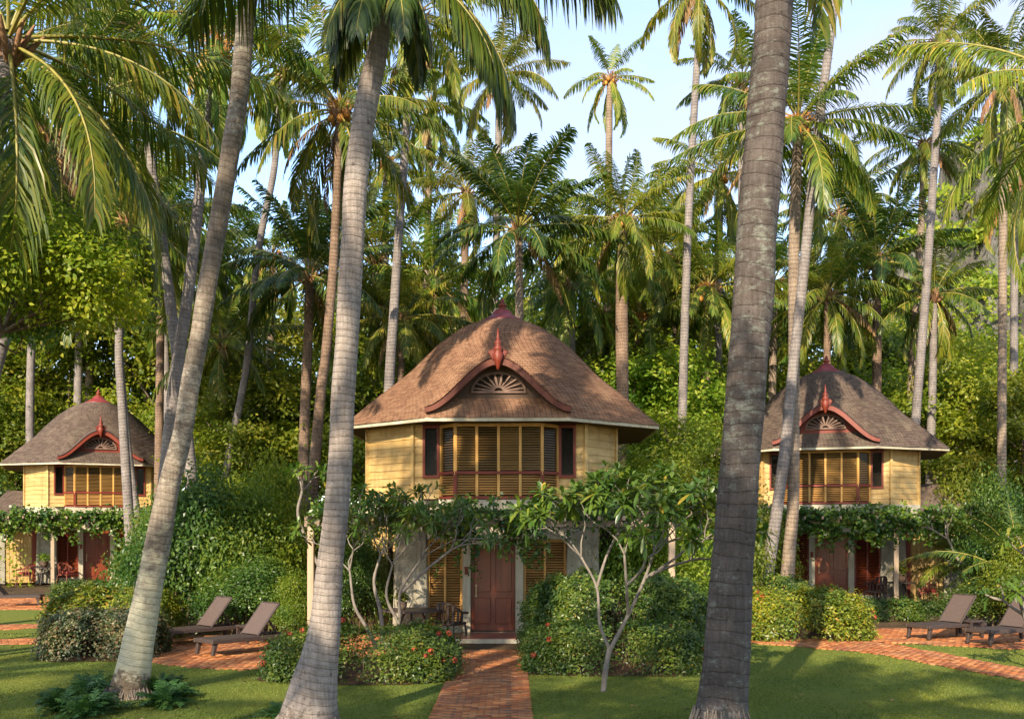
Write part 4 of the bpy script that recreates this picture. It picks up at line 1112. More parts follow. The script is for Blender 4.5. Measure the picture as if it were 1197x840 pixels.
for nm, po, an, sd in (('brick_path', PATH, R(90), 1), ('brick_patio', PAT_L, R(48), 2), ('side_patio', PAT_R, R(20), 3), ('curved_path', PATH_R, R(100), 4), ('side_path', PATH_L1, R(10), 5), ('back_path', PATH_L2, R(20), 6), ('back_patio', PAT_LL, R(5), 7)):
    if nm == 'brick_path':
        inn = [(-.90, 9), (-.01, 9), (.04, 21.9), (-.92, 21.9)]
        bricks(nm, inn, R(0), sd, z=.02)
        bricks('path_edging', [(-1.12, 9), (-.91, 9), (-.93, 21.9), (-1.14, 21.9)], R(0), 11, z=.028)
        bricks('path_edging', [(0.0, 9), (.21, 9), (.26, 21.9), (.05, 21.9)], R(0), 12, z=.028)
    else: bricks(nm, po, an, sd, z=.03)
    sheet(nm.replace('brick', 'sand') + '_bed', po, .014, M['mortar'], div=1)
# ---- grass
def grass(n, seed):
    rng = np.random.default_rng(seed)
    py = rng.uniform(640, 856, n); px = rng.uniform(-20, 1217, n)
    D = 3060.7/(py - HZ); X = (px-CX)*D/F
    keep = (inside(LAWN, X, D) | inside(LAWN2, X, D))
    for po in (PATH, PAT_L, PAT_R, PATH_R, PATH_L1, PATH_L2, PAT_LL): keep &= ~inside(po, X, D)
    X, D = X[keep], D[keep]; m = len(X)
    h = rng.uniform(.012, .026, m)*(1 + .35*np.sin(X*2.1)*np.sin(D*1.7)); w = .0045*(D/14)*rng.uniform(.8, 1.4, m)
    a = rng.uniform(0, 2*PI, m); lean = rng.uniform(.2, .9, m)
    b = np.stack([X, D, np.maximum(0, .0135*(D-25.5)) + .003], -1)
    sd = np.stack([-np.sin(a), np.cos(a), 0*a], -1)*w[:, None]
    ld = np.stack([np.cos(a)*lean, np.sin(a)*lean, np.ones(m)], -1)
    mid = b + ld*np.array([.5, .5, 1])*(h*.6)[:, None]; tip = b + ld*h[:, None]
    V = np.stack([b - sd, b + sd, mid + sd*.8, tip], 1).reshape(-1, 3)
    return np_mesh('grass', V, np.arange(len(V)).reshape(-1, 4), mats=[M['grass']])
tag(new_obj('grass', grass(330000, 4)), 'short mown green grass of the garden lawn', 'grass', kind='stuff')

# ---- villas, pergolas, vines
vm = villa('front villa in the middle, sunlit reddish shingle dome, red door and straight brick path', *MAIN, M['roof_warm'], 0, 1)
vr = villa('grey-shingled villa on the right, its roof partly behind a pale slim palm', *RIGHT, M['roof_grey'], 1, 2)
vl = villa('small distant grey-shingled villa at the left behind the lawn strips', *LEFT, M['roof_grey'], -1, 3)
pergola('weathered pergola before the front villa, vine hanging over its red door', *MAIN, -4.55, 4.2, (-4.4, 4.1))
pergola('leafy pergola before the right villa, above its porch chairs', *RIGHT, -1.9, 4.6, (2.25, 4.5))
pergola('leafy pergola before the small left villa, above its porch', *LEFT, -4.9, 2.1, (-1.95,))
vine('light green vine draped on the front villa pergola above the red door', *MAIN, [(-2.6, 4.0, -4.9, -4.0, 2.75, 3.3, 9), (-1.6, -.2, -4.75, -4.5, 2.3, 2.7, 1.0), (.2, 1.2, -4.75, -4.4, 2.45, 2.8, .8), (-4.5, -2.4, -4.9, -3.6, 2.85, 3.2, 2)], 5600, 1, 30)
vine('thick dark green vine covering the pergola of the right villa', *RIGHT, [(-1.9, 4.6, -4.95, -4.2, 2.75, 3.15, 6), (-1.8, 4.5, -4.7, -4.5, 2.5, 2.75, 2.2)], 5200, 2, 46, .15, .11)
vine('thick dark green vine covering the pergola of the left villa', *LEFT, [(-4.9, 2.1, -4.95, -4.2, 2.75, 3.15, 6), (-4.8, 2.0, -4.7, -4.5, 2.45, 2.75, 2.2)], 4600, 3, 40, .16, .12)

# ---- furniture
lounger('front one of the two brown loungers on the left brick patio', (-6.4, 20.6), (.66, .75))
lounger('rear one of the two brown loungers on the left patio, beside the dark bush', (-7.96, 22.5), (.66, .75))
side_table('low dark table between the two loungers of the left patio', -6.05, 23.0, R(48))
lounger('brown lounger on the right patio nearer the right villa door, left of the small table', (9.68, 23.8), (.89, .45))
lounger('brown lounger at the right picture edge, right of the small table', (10.58, 22.65), (.9, .43))
side_table('low dark table between the two loungers of the right patio', 11.15, 24.25, R(27))
lounger('lone lounger at the left picture edge before the small left villa', (-15.75, 33.4), (-.93, -.25))
def at_villa(v, x, y, z=.02): return loc2world(v[0], v[1], (x, y, z))
p = at_villa(MAIN, -2.05, -4.1, 0); porch_table('dark porch table left of the red door of the front villa', p.x, p.y, 0, .75)
potted_plant('small potted plant on the porch table of the front villa', p.x-.25, p.y-.1, .737, .8)
p = at_villa(MAIN, -1.15, -3.95, 0); armchair('dark rattan armchair beside the front villa porch table, half behind the flowering hedge', p.x, p.y, 0, R(150), 'wicker')
p = at_villa(RIGHT, 2.45, -3.95); porch_table('dark porch table at the right villa', p.x, p.y, p.z, .45); potted_plant('potted plant on the right villa porch table', p.x, p.y, p.z+.737, 1.1)
p = at_villa(RIGHT, 3.3, -4.0); armchair('red rattan armchair at the right villa, right of the porch table', p.x, p.y, p.z, R(70)); cushion('red cushion on the armchair right of the right villa porch table', p.x, p.y, p.z+.422, R(70))
p = at_villa(RIGHT, 1.65, -3.9); armchair('dark armchair at the right villa, left of the porch post', p.x, p.y, p.z, R(-70), 'wicker')
p = at_villa(LEFT, -2.3, -3.95); porch_table('dark porch table at the small left villa', p.x, p.y, p.z, .45); potted_plant('potted plant on the small left villa porch table', p.x, p.y, p.z+.737, 1.1)
p = at_villa(LEFT, -3.1, -4.0); armchair('red rattan armchair left of the porch table at the left villa', p.x, p.y, p.z, R(-70)); cushion('red cushion on the armchair left of the left villa porch table', p.x, p.y, p.z+.422, R(-70))
p = at_villa(LEFT, -1.4, -3.9); armchair('red rattan armchair right of the porch table at the left villa', p.x, p.y, p.z, R(70)); cushion('red cushion on the armchair by the left villa window', p.x, p.y, p.z+.422, R(70))

# ---- palms: crown bank
K = {}
K['lush'] = crown_mesh('crown', 31, 4.7, M['palm'], 1, 64, 1.0, .060, 1.15, dry=2)
K['lush2'] = crown_mesh('crown', 30, 4.7, M['palm'], 2, 64, 1.0, .060, 1.4, top=75, bottom=-50, dry=2)
K['yellow'] = crown_mesh('crown', 29, 4.5, M['palm_yellow'], 3, 64, 1.0, .060, 1.4, top=80, bottom=-45, dry=2)
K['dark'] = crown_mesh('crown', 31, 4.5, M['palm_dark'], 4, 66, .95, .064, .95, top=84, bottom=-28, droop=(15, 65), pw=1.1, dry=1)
K['sparse'] = crown_mesh('crown', 17, 3.6, M['palm_yellow'], 5, 54, .85, .062, 1.5, top=78, bottom=-62, droop=(25, 85), dry=2)
K['tall'] = crown_mesh('crown', 21, 3.8, M['palm'], 6, 58, .9, .062, 1.4, top=80, bottom=-55, droop=(20, 85), dry=2)
K['bush'] = crown_mesh('crown', 20, 3.0, M['palm'], 7, 40, .75, .05, .45, top=86, bottom=8, droop=(25, 95), dry=0, fibre=False)
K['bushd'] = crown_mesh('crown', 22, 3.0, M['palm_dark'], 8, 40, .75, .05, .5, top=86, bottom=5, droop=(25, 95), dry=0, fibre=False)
FR = [fruit_mesh(1), fruit_mesh(2, 14), fruit_mesh(3, 12, False)]
# big near crowns: finer leaflets
K['near_left'] = crown_mesh('crown', 24, 5.2, M['palm'], 11, 84, 1.15, .045, 1.25, top=72, bottom=-48, droop=(30, 80), dry=0)
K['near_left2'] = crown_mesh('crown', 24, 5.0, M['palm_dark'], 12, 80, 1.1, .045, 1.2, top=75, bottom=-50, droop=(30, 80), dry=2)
K['near_right'] = crown_mesh('crown', 22, 4.8, M['palm_yellow'], 13, 80, 1.05, .045, 1.2, top=75, bottom=-45, droop=(25, 75), dry=1)
# the middle foreground palm: (length, azimuth, elevation, droop, hang)
K['front_mid'] = crown_mesh('crown', 0, 5, M['palm_dark'], 14, 110, 1.45, .036, 1.4, dry=0, custom=[
    (2.65, -6, -30, 64, 2.4), (2.7, 8, -26, 62, 2.4), (2.75, -10, 2, 88, 2.2), (3.4, 8, 26, 88, 1.6), (1.5, -70, -48, 35, 1.5), (1.6, -110, -45, 35, 1.5), (1.5, 60, -50, 35, 1.5), (1.7, 150, -45, 40, 1.5), (1.6, 200, -50, 35, 1.5), (1.5, -30, -52, 35, 1.5), (1.6, -150, -42, 40, 1.5),
    (3.6, 165, 20, 70, 1.2), (4.2, 195, 50, 75, 1.2), (4.3, 100, 45, 80, 1.2), (4.3, 60, 60, 80, 1.2), (4.0, -60, 60, 75, 1.2), (4.1, -120, 50, 75, 1.2), (4.2, 240, 70, 75, 1), (4.2, 20, 75, 70, 1), (4, 130, 80, 60, .8)])
GR = 'coconut palms of the grove'
# foreground stems
pf = palm('leaning coconut palm in front at the left, foot pale with lichen among low ferns', [(306, -420), (303, -200), (299, -60), (290, 0), (277, 130), (262, 220), (245, 320), (228, 420), (214, 500), (200, 560), (187, 620), (172, 700), (160, 760), (152, 800), (150, 816)], 15.8, [19, 20, 21, 21, 21, 21, 21, 21, 22, 24, 28, 31, 36, 43, 54], M['trunk_mossy'], K['lush'], 40, 1.0, True, GR, FR[2], seed=1, lobes=.10)
root_mass(pf, .35, 190, 1, .2)
pf = palm('pale ringed coconut palm with swollen foot between left patio and flowering hedge', [(455, -62), (450, -15), (446, 30), (441, 60), (431, 110), (422, 160), (416, 210), (411, 300), (404, 420), (396, 560), (387, 650), (381, 715), (373, 770), (365, 815), (360, 852)], 13.3, [18, 20, 22, 24, 26, 27, 27, 27, 27, 28, 30, 34, 44, 58, 74], M['trunk_pale'], K['front_mid'], 0, 1.0, True, GR, None, seed=2, lobes=.10)
root_mass(pf, .42, 130, 2, .22)
pf = palm('thick dark trunk with grey-green lichen rising full height right of the brick path', [(925, -460), (917, -200), (910, -60), (905, 0), (898, 100), (890, 200), (880, 350), (873, 440), (864, 560), (855, 680), (849, 760), (845, 815), (842, 862)], 12.7, [36, 39, 41, 43, 44, 45, 46, 46, 46, 48, 53, 58, 68], M['trunk_dark'], K['lush2'], 10, 1.0, True, GR, FR[2], seed=3, lobes=.06)
root_mass(pf, .37, 170, 3, .42)
# right pair beside the grey villa
palm('slim pale palm stem slanting across the right villa roof to the sky', [(980, -260), (977, -60), (974, 10), (967, 70), (958, 140), (946, 250), (937, 340), (927, 430), (918, 520), (907, 605), (897, 670)], 28.6, [9.5, 9.5, 10, 10.5, 11, 11.5, 12, 12, 13, 14, 16], M['trunk_grey'], K['tall'], 200, 1, False, GR, seed=4)
palm('brown-ringed palm with orange coconuts right of the thick dark trunk', [(933, 145), (931, 200), (928, 300), (928, 400), (928, 500), (927, 590), (923, 640), (920, 680)], 29.3, [10, 12, 13, 13, 13, 14, 15, 17], M['trunk_tan'], K['lush'], 15, .78, False, GR, FR[0], seed=5)
# grove behind
palm('tall thin palm rising out of the picture above the front villa ridge on the right', [(818, -18), (817, 40), (812, 120), (806, 230), (802, 330), (799, 430)], 37, [8, 8, 8.5, 9, 9.5, 10], M['trunk_grey'], K['sparse'], 0, .9, False, GR, seed=6)
palm('tall palm with small separate crown alone against the sky above the dome', [(713, 92), (712, 150), (711, 260), (709, 450)], 47, [7, 8, 8, 9], M['trunk_tan'], K['sparse'], 60, .72, False, GR, FR[1], seed=7)
palm('palm with bulky brown fibrous stem right of the front villa dome', [(729, 258), (727, 330), (727, 400), (728, 470), (728, 520)], 37, [9, 14, 15, 14, 13], M['trunk_brown'], K['yellow'], 20, .72, False, GR, FR[0], seed=8)
palm('dark green palm with upright fronds standing right behind the dome top', [(606, 270), (607, 320), (607, 372), (606, 450)], 36, [9, 9, 10, 11], M['trunk_tan'], K['dark'], 0, .84, False, GR, seed=9)
palm('yellow-green palm crown high behind the dark palm over the dome', [(584, 88), (582, 200), (578, 400)], 50, [8, 8, 9], M['trunk_grey'], K['yellow'], 80, .8, False, GR, FR[2], seed=10)
palm('palm with orange fruit stalks left of the pale ringed trunk', [(397, 128), (394, 220), (389, 320), (380, 420), (374, 470)], 31, [9, 10, 11, 11, 12], M['trunk_brown'], K['lush2'], 100, .82, False, GR, FR[0], seed=11)
palm('slender grey stem right of the pale ringed trunk, crown hidden at the picture top', [(484, 20), (480, 80), (473, 180), (465, 290), (460, 370), (455, 450)], 34, [8, 9, 9.5, 10, 11, 12], M['trunk_grey'], K['yellow'], 140, .9, False, GR, seed=12)
palm('thin palm left of the middle with a curving stem, small yellowish crown', [(334, 82), (326, 130), (320, 200), (301, 300), (288, 430), (265, 548)], 42, [7, 7.5, 8, 8, 8.5, 9], M['trunk_grey'], K['sparse'], 30, 1.0, False, GR, seed=13)
palm('dark grey stem crossing behind the leaning front palm on the left', [(254, 55), (248, 110), (236, 200), (223, 320), (210, 410), (202, 470)], 29, [10, 11, 12.5, 13, 14, 15], M['trunk_grey'], K['tall'], 75, .85, False, GR, FR[1], seed=14)
palm('pale palm stem in front of the small left villa, upright', [(152, 260), (146, 310), (139, 400), (143, 480), (148, 560), (152, 630), (153, 676)], 36, [7, 8, 9, 10, 11, 12, 14], M['trunk_grey'], K['lush'], 10, .95, False, GR, seed=15)
palm('pale palm stem leaning against its neighbour in front of the small left villa', [(120, 240), (133, 330), (141, 430), (149, 520), (158, 590), (166, 640), (168, 672)], 37.5, [7, 7, 8, 9, 10, 11, 12], M['trunk_grey'], K['tall'], 170, .9, False, GR, seed=16)
palm('distant grey palm stem left of the small villa ridge', [(42, 300), (36, 430), (35, 530)], 54, [9, 9, 10], M['trunk_grey'], K['lush2'], 50, 1, False, GR, seed=17)
palm('tall palm with full round crown at the upper right against the sky', [(1099, 48), (1097, 110), (1091, 210), (1083, 330), (1076, 420), (1070, 500)], 42, [8, 8.5, 9, 9.5, 10, 10.5], M['trunk_grey'], K['yellow'], 10, .68, False, GR, FR[1], seed=18)
palm('palm just below the tall round-crowned one at upper right', [(1081, 168), (1077, 260), (1068, 400), (1064, 495)], 46, [8, 8, 9, 9.5], M['trunk_tan'], K['lush'], 100, .66, False, GR, FR[1], seed=19)
palm('dark-crowned low palm behind the right villa roof', [(1024, 305), (1025, 360), (1025, 470)], 46, [9, 10, 11], M['trunk_brown'], K['dark'], 60, .95, False, GR, FR[2], seed=20)
palm('yellowish drooping palm before the limestone hill at the right edge', [(1187, 215), (1186, 280), (1185, 450)], 48, [8, 8, 9], M['trunk_grey'], K['sparse'], 10, 1.05, False, GR, seed=21)
palm('short palm with orange fruit low between thick dark trunk and dome', [(828, 338), (826, 400), (824, 500)], 43, [9, 10, 11], M['trunk_brown'], K['yellow'], 10, .85, False, GR, FR[0], seed=22)
palm('low dark palm left of the pale ringed trunk, half in shade', [(362, 322), (360, 400), (357, 470)], 40, [10, 11, 12], M['trunk_brown'], K['dark'], 50, .9, False, GR, seed=23)
palm('near palm at the upper left corner with long combed fronds hanging low', [(10, 48), (-12, 200), (-60, 450), (-110, 700)], 19.5, [18, 19, 20, 24], M['trunk_grey'], K['near_left'], 5, 1.0, False, GR, seed=24)
palm('dark near palm left of the lichened front palm, only its fronds showing', [(62, 150), (30, 300), (-40, 560)], 26, [13, 14, 17], M['trunk_grey'], K['near_left2'], 66, 1.0, False, GR, seed=25)
palm('palm filling the left top with sunlit fronds above the near fronds', [(150, 22), (178, 200), (205, 400), (222, 540)], 31, [10, 11, 13, 14], M['trunk_grey'], K['yellow'], 30, 1.0, False, GR, seed=26)
palm('near palm beyond the right picture edge with feathery fronds reaching in', [(1272, 112), (1275, 300), (1285, 600)], 25, [16, 16, 18], M['trunk_grey'], K['near_right'], 35, 1.0, False, GR, seed=27)
palm('palm with drooping crown between the slender grey stem and the dark dome palm', [(503, 122), (501, 220), (497, 420)], 52, [8, 8, 9], M['trunk_tan'], K['tall'], 10, .95, False, GR, seed=28)
palm('palm behind the thick dark trunk, green fronds on both its sides', [(868, 92), (866, 300), (862, 480)], 40, [8, 9, 10], M['trunk_grey'], K['tall'], 100, .75, False, GR, seed=29)
palm('palm low behind the fibrous-stemmed palm right of the dome', [(770, 300), (768, 400), (766, 500)], 45, [8, 9, 10], M['trunk_grey'], K['lush2'], 130, .95, False, GR, seed=30)
palm('palm low behind the dark dome palm on its right', [(668, 330), (668, 400), (668, 500)], 42, [8, 9, 10], M['trunk_grey'], K['lush'], 200, .8, False, GR, seed=31)
palm('palm low in the trees left of the dome', [(508, 330), (505, 400), (500, 500)], 44, [8, 9, 10], M['trunk_grey'], K['lush2'], 250, .85, False, GR, seed=32)
palm('palm behind the two stems by the right villa ridge', [(980, 250), (982, 350), (985, 480)], 50, [8, 9, 10], M['trunk_grey'], K['lush2'], 300, .95, False, GR, seed=33)
palm('palm over the tree tops between curved stem and dark grey stem', [(190, 300), (192, 380), (196, 480)], 46, [8, 8.5, 9], M['trunk_grey'], K['lush'], 330, .95, False, GR, seed=34)
palm('green palm low behind the small left villa', [(95, 330), (92, 420), (90, 520)], 56, [8, 9, 10], M['trunk_grey'], K['lush'], 20, 1.0, False, GR, seed=35)
palm('low palm beside the left grove bushes with arching fronds', [(262, 400), (264, 450), (268, 540)], 44, [8, 9, 10], M['trunk_brown'], K['lush2'], 75, .8, False, GR, seed=36)
for i, (lb, x, y, D, k, sc) in enumerate((
    ('palm with hanging crown between the leaning front palm and the curved thin stem', 262, 310, 50, 'lush2', 1.1), ('palm crown just left of the fruit-stalk palm, further back', 318, 300, 47, 'tall', 1.05),
    ('yellowish palm crown above and left of the dark dome palm', 545, 225, 50, 'yellow', .95), ('palm crown between the slender grey stem and the pale ringed trunk', 452, 190, 52, 'lush', .95),
    ('palm crown behind the pale ringed trunk at mid height', 440, 300, 46, 'lush', 1.1), ('palm crown low between the slender grey stem and the left roof slope', 470, 372, 41, 'yellow', .85),
    ('palm crown right of the dark dome palm, sunlit', 662, 285, 48, 'yellow', 1.05),
    ('palm crown hanging low over the right roof slope of the front villa', 745, 372, 44, 'lush2', .9), ('palm crown beside the tall thin stem, mid height', 792, 300, 50, 'lush', 1.1),
    ('palm crown filling the gap left of the thick dark trunk', 842, 205, 47, 'yellow', 1.0), ('palm crown right of the thick dark trunk, low in the trees', 905, 330, 48, 'lush2', 1.0),
    ('palm crown between the slim pale stem and the dark-crowned low palm', 968, 345, 44, 'lush', .9), 
    ('palm crown right of the dark-crowned low palm, lower', 1092, 345, 44, 'tall', 1.0),
    ('palm crown high at the left above the yellow-green leafy tree', 108, 215, 58, 'yellow', 1.3), ('palm crown behind the dark grey crossing stem', 190, 250, 44, 'lush2', 1.1),
    ('palm crown low at the left edge over the small villa', 25, 300, 60, 'lush', 1.3), 
    ('palm crown at the top right behind the feathery near fronds', 1175, 90, 36, 'tall', 1.0))):
    palm(lb, [(x, y), (x-2, y+110), (x-4, 520)], D, [8, 9, 10], M[('trunk_grey', 'trunk_tan', 'trunk_brown')[i % 3]], K[k], i*47, sc*.84, False, GR, FR[i % 3] if i % 2 else None, seed=50+i)
for lb, x, y, D, h, k, s, rt in (('clump palm with feathery fronds left of the pale ringed trunk', 345, 560, 31, .9, 'bush', .95, 0), ('feathery clump palm right of the right villa, sunlit', 1135, 600, 33, 1.2, 'bush', 1.0, 40), ('dark feathery clump palm at the right edge above the loungers', 1190, 650, 29, 1.0, 'bushd', 1.0, 90), ('clump palm behind the right villa wing', 1100, 560, 45, 2.2, 'bushd', 1.2, 10), ('clump palm in the trees right of the front villa', 800, 560, 36, 1.3, 'bush', 1.0, 140)):
    b = P(x, HZ, D); b.z = gz(D)
    r = empty('clump_palm', b); tag(r, lb, 'palm tree', 'low clump palms')
    trunk_obj([b, b + Vector((.03, 0, h))], [.11, .09], M['trunk_brown'], b, r)
    o = new_obj('crown', K[k], r, (.03, 0, h)); o.scale = (s,)*3; o.rotation_euler.z = R(rt)

# ---- broadleaf trees
TB = {}
TB['b1'] = tree_meshes(21, 10, 7.5, 20000, .2, .105, M['leaf_bright'], .3, 11)
TB['b2'] = tree_meshes(22, 10, 8.0, 20000, .18, .1, M['leaf_bright'], .25, 12, spread=.2)
TB['m1'] = tree_meshes(23, 10, 7.5, 20000, .2, .105, M['leaf_mid'], .25, 11)
TB['m2'] = tree_meshes(24, 10, 8.0, 20000, .18, .1, M['leaf_mid'], .2, 13, spread=.2)
TB['d1'] = tree_meshes(25, 10, 7.5, 20000, .2, .1, M['leaf_mid'], .2, 11)
def tr(kind, x, top, D, label, rot, w=1.0, group='broadleaf trees of the jungle'):
    b = P(x, HZ, D); b.z = gz(D); h = CAMZ - (top-HZ)*D/F - b.z
    s = h/10
    place_tree(TB[kind], label, b, rot, s*w, 1/w, group)
far = [(-30, 300, 'm1', 'high at the left edge behind the near fronds'), (60, 330, 'd1', 'high behind the left villa ridge'), (160, 300, 'b1', 'back-row, left of the leaning front palm top'), (255, 330, 'm2', 'back-row, between curved stem and leaning palm'), (330, 320, 'b2', 'back-row, behind the curved thin stem'), (430, 340, 'd1', 'back-row, behind the pale ringed trunk'), (500, 300, 'b1', 'back-row, right of the slender grey stem'), (560, 330, 'm1', 'back-row, left of the dome cap'), (640, 310, 'b2', 'back-row, right of the dome cap'), (720, 330, 'm2', 'back-row, behind the fibrous palm'), (790, 310, 'b1', 'back-row, by the tall thin palm'), (850, 330, 'd1', 'back-row, behind the thick dark trunk'), (930, 330, 'b2', 'back-row, behind the right pair of stems'), (1010, 350, 'm1', 'back-row, behind the dark-crowned low palm'), (1090, 370, 'b1', 'back-row, behind the tall round-crowned palm stem'), (1170, 380, 'm2', 'back-row, at the right edge under the hill')]
ADJ = {'b1': 'yellow-green leafy tree', 'b2': 'bright bushy tree', 'm1': 'mid-green leafy tree', 'm2': 'mid-green bushy tree', 'd1': 'deep green tree'}
for i, (x, top, k, lb) in enumerate(far): tr(k, x, top, 58 + (i*37 % 9), ADJ[k] + ' ' + lb, i*71, 1.0)
mid = [(-20, 430, 'd1', 58, 'low at the left edge behind the villa'), (30, 440, 'm2', 58, 'directly behind the small left villa'), (268, 425, 'b2', 53, 'right of the small left villa, lit'), (290, 430, 'd1', 44, 'in shade behind the curved stem foot'), (350, 420, 'b1', 46, 'behind the feathery clump palm'), (450, 400, 'm2', 44, 'behind the left roof edge of the front villa'), (520, 390, 'b2', 48, 'just above the left roof slope of the front villa'), (690, 380, 'm1', 46, 'just above the right roof slope of the front villa'), (760, 400, 'b1', 42, 'right of the dome, catching sun'), (820, 420, 'd1', 45, 'left of the thick dark trunk at roof height'), (900, 410, 'b2', 52, 'right of the thick dark trunk at roof height'), (1060, 430, 'm1', 50, 'behind the right roof slope of the right villa'), (1120, 420, 'b1', 46, 'right of the right villa roof, sunlit'), (1200, 430, 'd1', 42, 'at the right edge above the clump palms'), (790, 470, 'm2', 35, 'squat beside the right wall of the front villa')]
for i, (x, top, k, D, lb) in enumerate(mid): tr(k, x, top, D, ADJ[k] + ' ' + lb, i*53 + 20, 1.15)
# the big bright-leaved trees at the left, near
NB = tree_meshes(31, 8.9, 4.6, 15000, .13, .07, M['leaf_bright'], .77, 12, 40, .8, .22, .1, (1.35, 0), .88)
b = P(62, HZ, 21); b.z = 0
place_tree(NB, 'near yellow-green leafy tree in front of the left palms', P(-28, HZ, 20.5) - Vector((0, 0, CAMZ)), 0, 1.0, 1.0, None, 'leafy_tree')
ND = tree_meshes(32, 9.6, 4.2, 10000, .16, .085, M['leaf_dark'], .72, 9, 40, .8, .2, .1, (1.5, 0), .88)
place_tree(ND, 'dark leafy tree at the left edge above the yellow-green one', P(-75, HZ, 22.5) - Vector((0, 0, CAMZ)), 0, 1.0, 1.0, None, 'leafy_tree')

# ---- shrubs
B1 = bush_mesh(41, [((0, 0, 1.0), (1.3, 1.1, .95)), ((.8, .2, .7), (.9, .9, .7)), ((-.8, 0, .75), (.9, .8, .75)), ((.1, .1, 1.7), (.8, .8, .6))], 17000, .085, .046, M['leaf_dark'], 30, .7, .22)
B2 = bush_mesh(42, [((0, 0, 1.0), (1.2, 1.0, .95)), ((.8, .2, .8), (.9, .8, .7)), ((-.7, 0, .7), (.9, .8, .7)), ((-.2, .1, 1.7), (.8, .8, .6))], 16000, .085, .046, M['leaf_mid'], 30, .7, .22)
B3 = bush_mesh(43, [((0, 0, 1.0), (1.2, 1.0, .95)), ((.8, .1, .9), (.9, .8, .7)), ((-.8, 0, .8), (.8, .8, .7)), ((.2, .1, 1.7), (.8, .8, .6))], 15000, .085, .046, M['leaf_bright'], 30, .75, .24)
SB = stems_mesh(44, 1.0, .8, 1.6, 16, .03)
def sh(me, x, D, s, label, rot=0, grp='garden shrubs'):
    b = P(x, HZ, D); b.z = gz(D); shrub(label, b, me, SB, rot, s, group=grp)
sh(B1, 235, 26.2, (1.25, 1.0, 1.85), 'big dark shrub behind the rear lounger of the left patio', 20)
sh(B1, 205, 29.0, (1.2, 1.0, 1.6), 'dark shrub right behind the leaning front palm stem', 80)
sh(B2, 300, 27.0, (1.2, 1.0, 1.75), 'green shrub between the big dark shrub and the pergola post', 50)
sh(B3, 325, 29.0, (1.1, 1.0, 2.1), 'bright shrub above the pergola post left of the pale ringed trunk', 110)
sh(B1, 300, 24.9, (1.0, .7, .85), 'low dark shrub behind the front lounger of the left patio', 10)
sh(B2, 345, 24.4, (.55, .5, .7), 'small green shrub at the foot of the pergola post', 90)
sh(B1, 395, 30.5, (1.2, 1.0, 1.5), 'dark shrub at the left wall of the front villa', 130)
sh(B3, 265, 33.0, (1.3, 1.0, 2.0), 'bright bush beyond the big dark shrub', 160)
sh(B3, 765, 26.0, (1.15, 1.0, 1.9), 'tall bright green shrub at the right corner of the front villa', 30)
sh(B3, 808, 24.5, (.95, .9, 1.15), 'yellow-green shrub just left of the thick dark trunk', 70)
sh(B3, 825, 28.5, (1.2, 1.0, 1.9), 'taller bright shrub behind the low yellow-green one left of the dark trunk', 140)
sh(B3, 893, 30.2, (.7, .7, 1.35), 'yellow-green shrub between the dark trunk and the slim pale stem', 10)
sh(B1, 1165, 31.0, (1.2, 1.0, 1.9), 'dark shrub behind the right-edge loungers', 60)
sh(B2, 1120, 36.0, (1.3, 1.0, 2.1), 'green shrub right of the right villa wing', 150)
sh(B2, 1195, 26.5, (1.0, .8, 1.2), 'green shrub at the right picture edge behind the lounger', 220)
sh(B1, 1150, 26.9, (1.1, .5, .55), 'low dark shrub behind the table of the right patio', 5)
sh(B2, 190, 34.0, (1.0, 1.0, 1.5), 'green shrub right of the small left villa porch', 10)
sh(B1, -12, 50.0, (1.6, 1.2, 2.2), 'dark shrub left of the small left villa', 10)
sh(B1, 424, 25.2, (.75, .5, 1.1), 'dark shrub against the front villa wall behind the left frangipani', 45)
# ---- hedges
def bed(cx, cy, rx, ry, rot=0):
    c, s_ = math.cos(rot), math.sin(rot); pts = []
    for k in range(40):
        a = 2*PI*k/40; j = 1 + .04*math.sin(a*5 + cx) + .03*math.sin(a*9)
        x, y = rx*j*math.copysign(abs(math.cos(a))**.6, math.cos(a)), ry*j*math.copysign(abs(math.sin(a))**.6, math.sin(a)); pts.append((cx + x*c - y*s_, cy + x*s_ + y*c))
    sheet('planting_bed', pts, .02, M['soil'])
for b_ in ((-2.72, 18.35, 1.8, 1.42), (1.95, 19.0, 1.8, 1.05), (2.4, 21.8, 2.1, 1.2), (7.0, 24.9, 1.9, 1.65), (-8.55, 20.9, 1.25, .95), (-9.45, 23.6, 1.4, 1.25)): bed(*b_)
hedge('rounded hedge with red flower heads left of the brick path', -2.72, 18.35, 1.72, 1.35, .82, M['leaf_hedge'], 26000, .07, .036, 1, R(2), 16, .09)
hedge('low clipped hedge right of the brick path foot', 1.95, 19.0, 1.72, .95, .85, M['leaf_hedge'], 22000, .065, .036, 2, R(6), 5, .08)
hedge('tall dark rounded hedge right of the red door, behind the low hedge', 2.3, 21.8, 2.0, 1.15, 1.6, M['leaf_hedge'], 34000, .095, .038, 3, R(3), 0, .32, stem=50)
hedge('golden flowering hedge before the right villa', 7.0, 24.9, 1.75, 1.5, 1.12, M['leaf_golden'], 26000, .085, .045, 4, R(4), 13, .14)
hedge('small green hedge under the right villa armchair', 10.9, 29.0, 1.0, .6, .55, M['leaf_hedge'], 8000, .08, .045, 5, 0, 0, .07)
hedge('mottled brown-green hedge left of the leaning front palm', -8.55, 20.9, 1.15, .85, .95, M['leaf_mottled'], 20000, .075, .04, 6, R(-8), 0, .1)
hedge('golden sunlit hedge behind the mottled one at the left', -9.45, 23.6, 1.35, 1.2, 1.2, M['leaf_golden'], 22000, .085, .045, 7, R(-6), 0, .16)
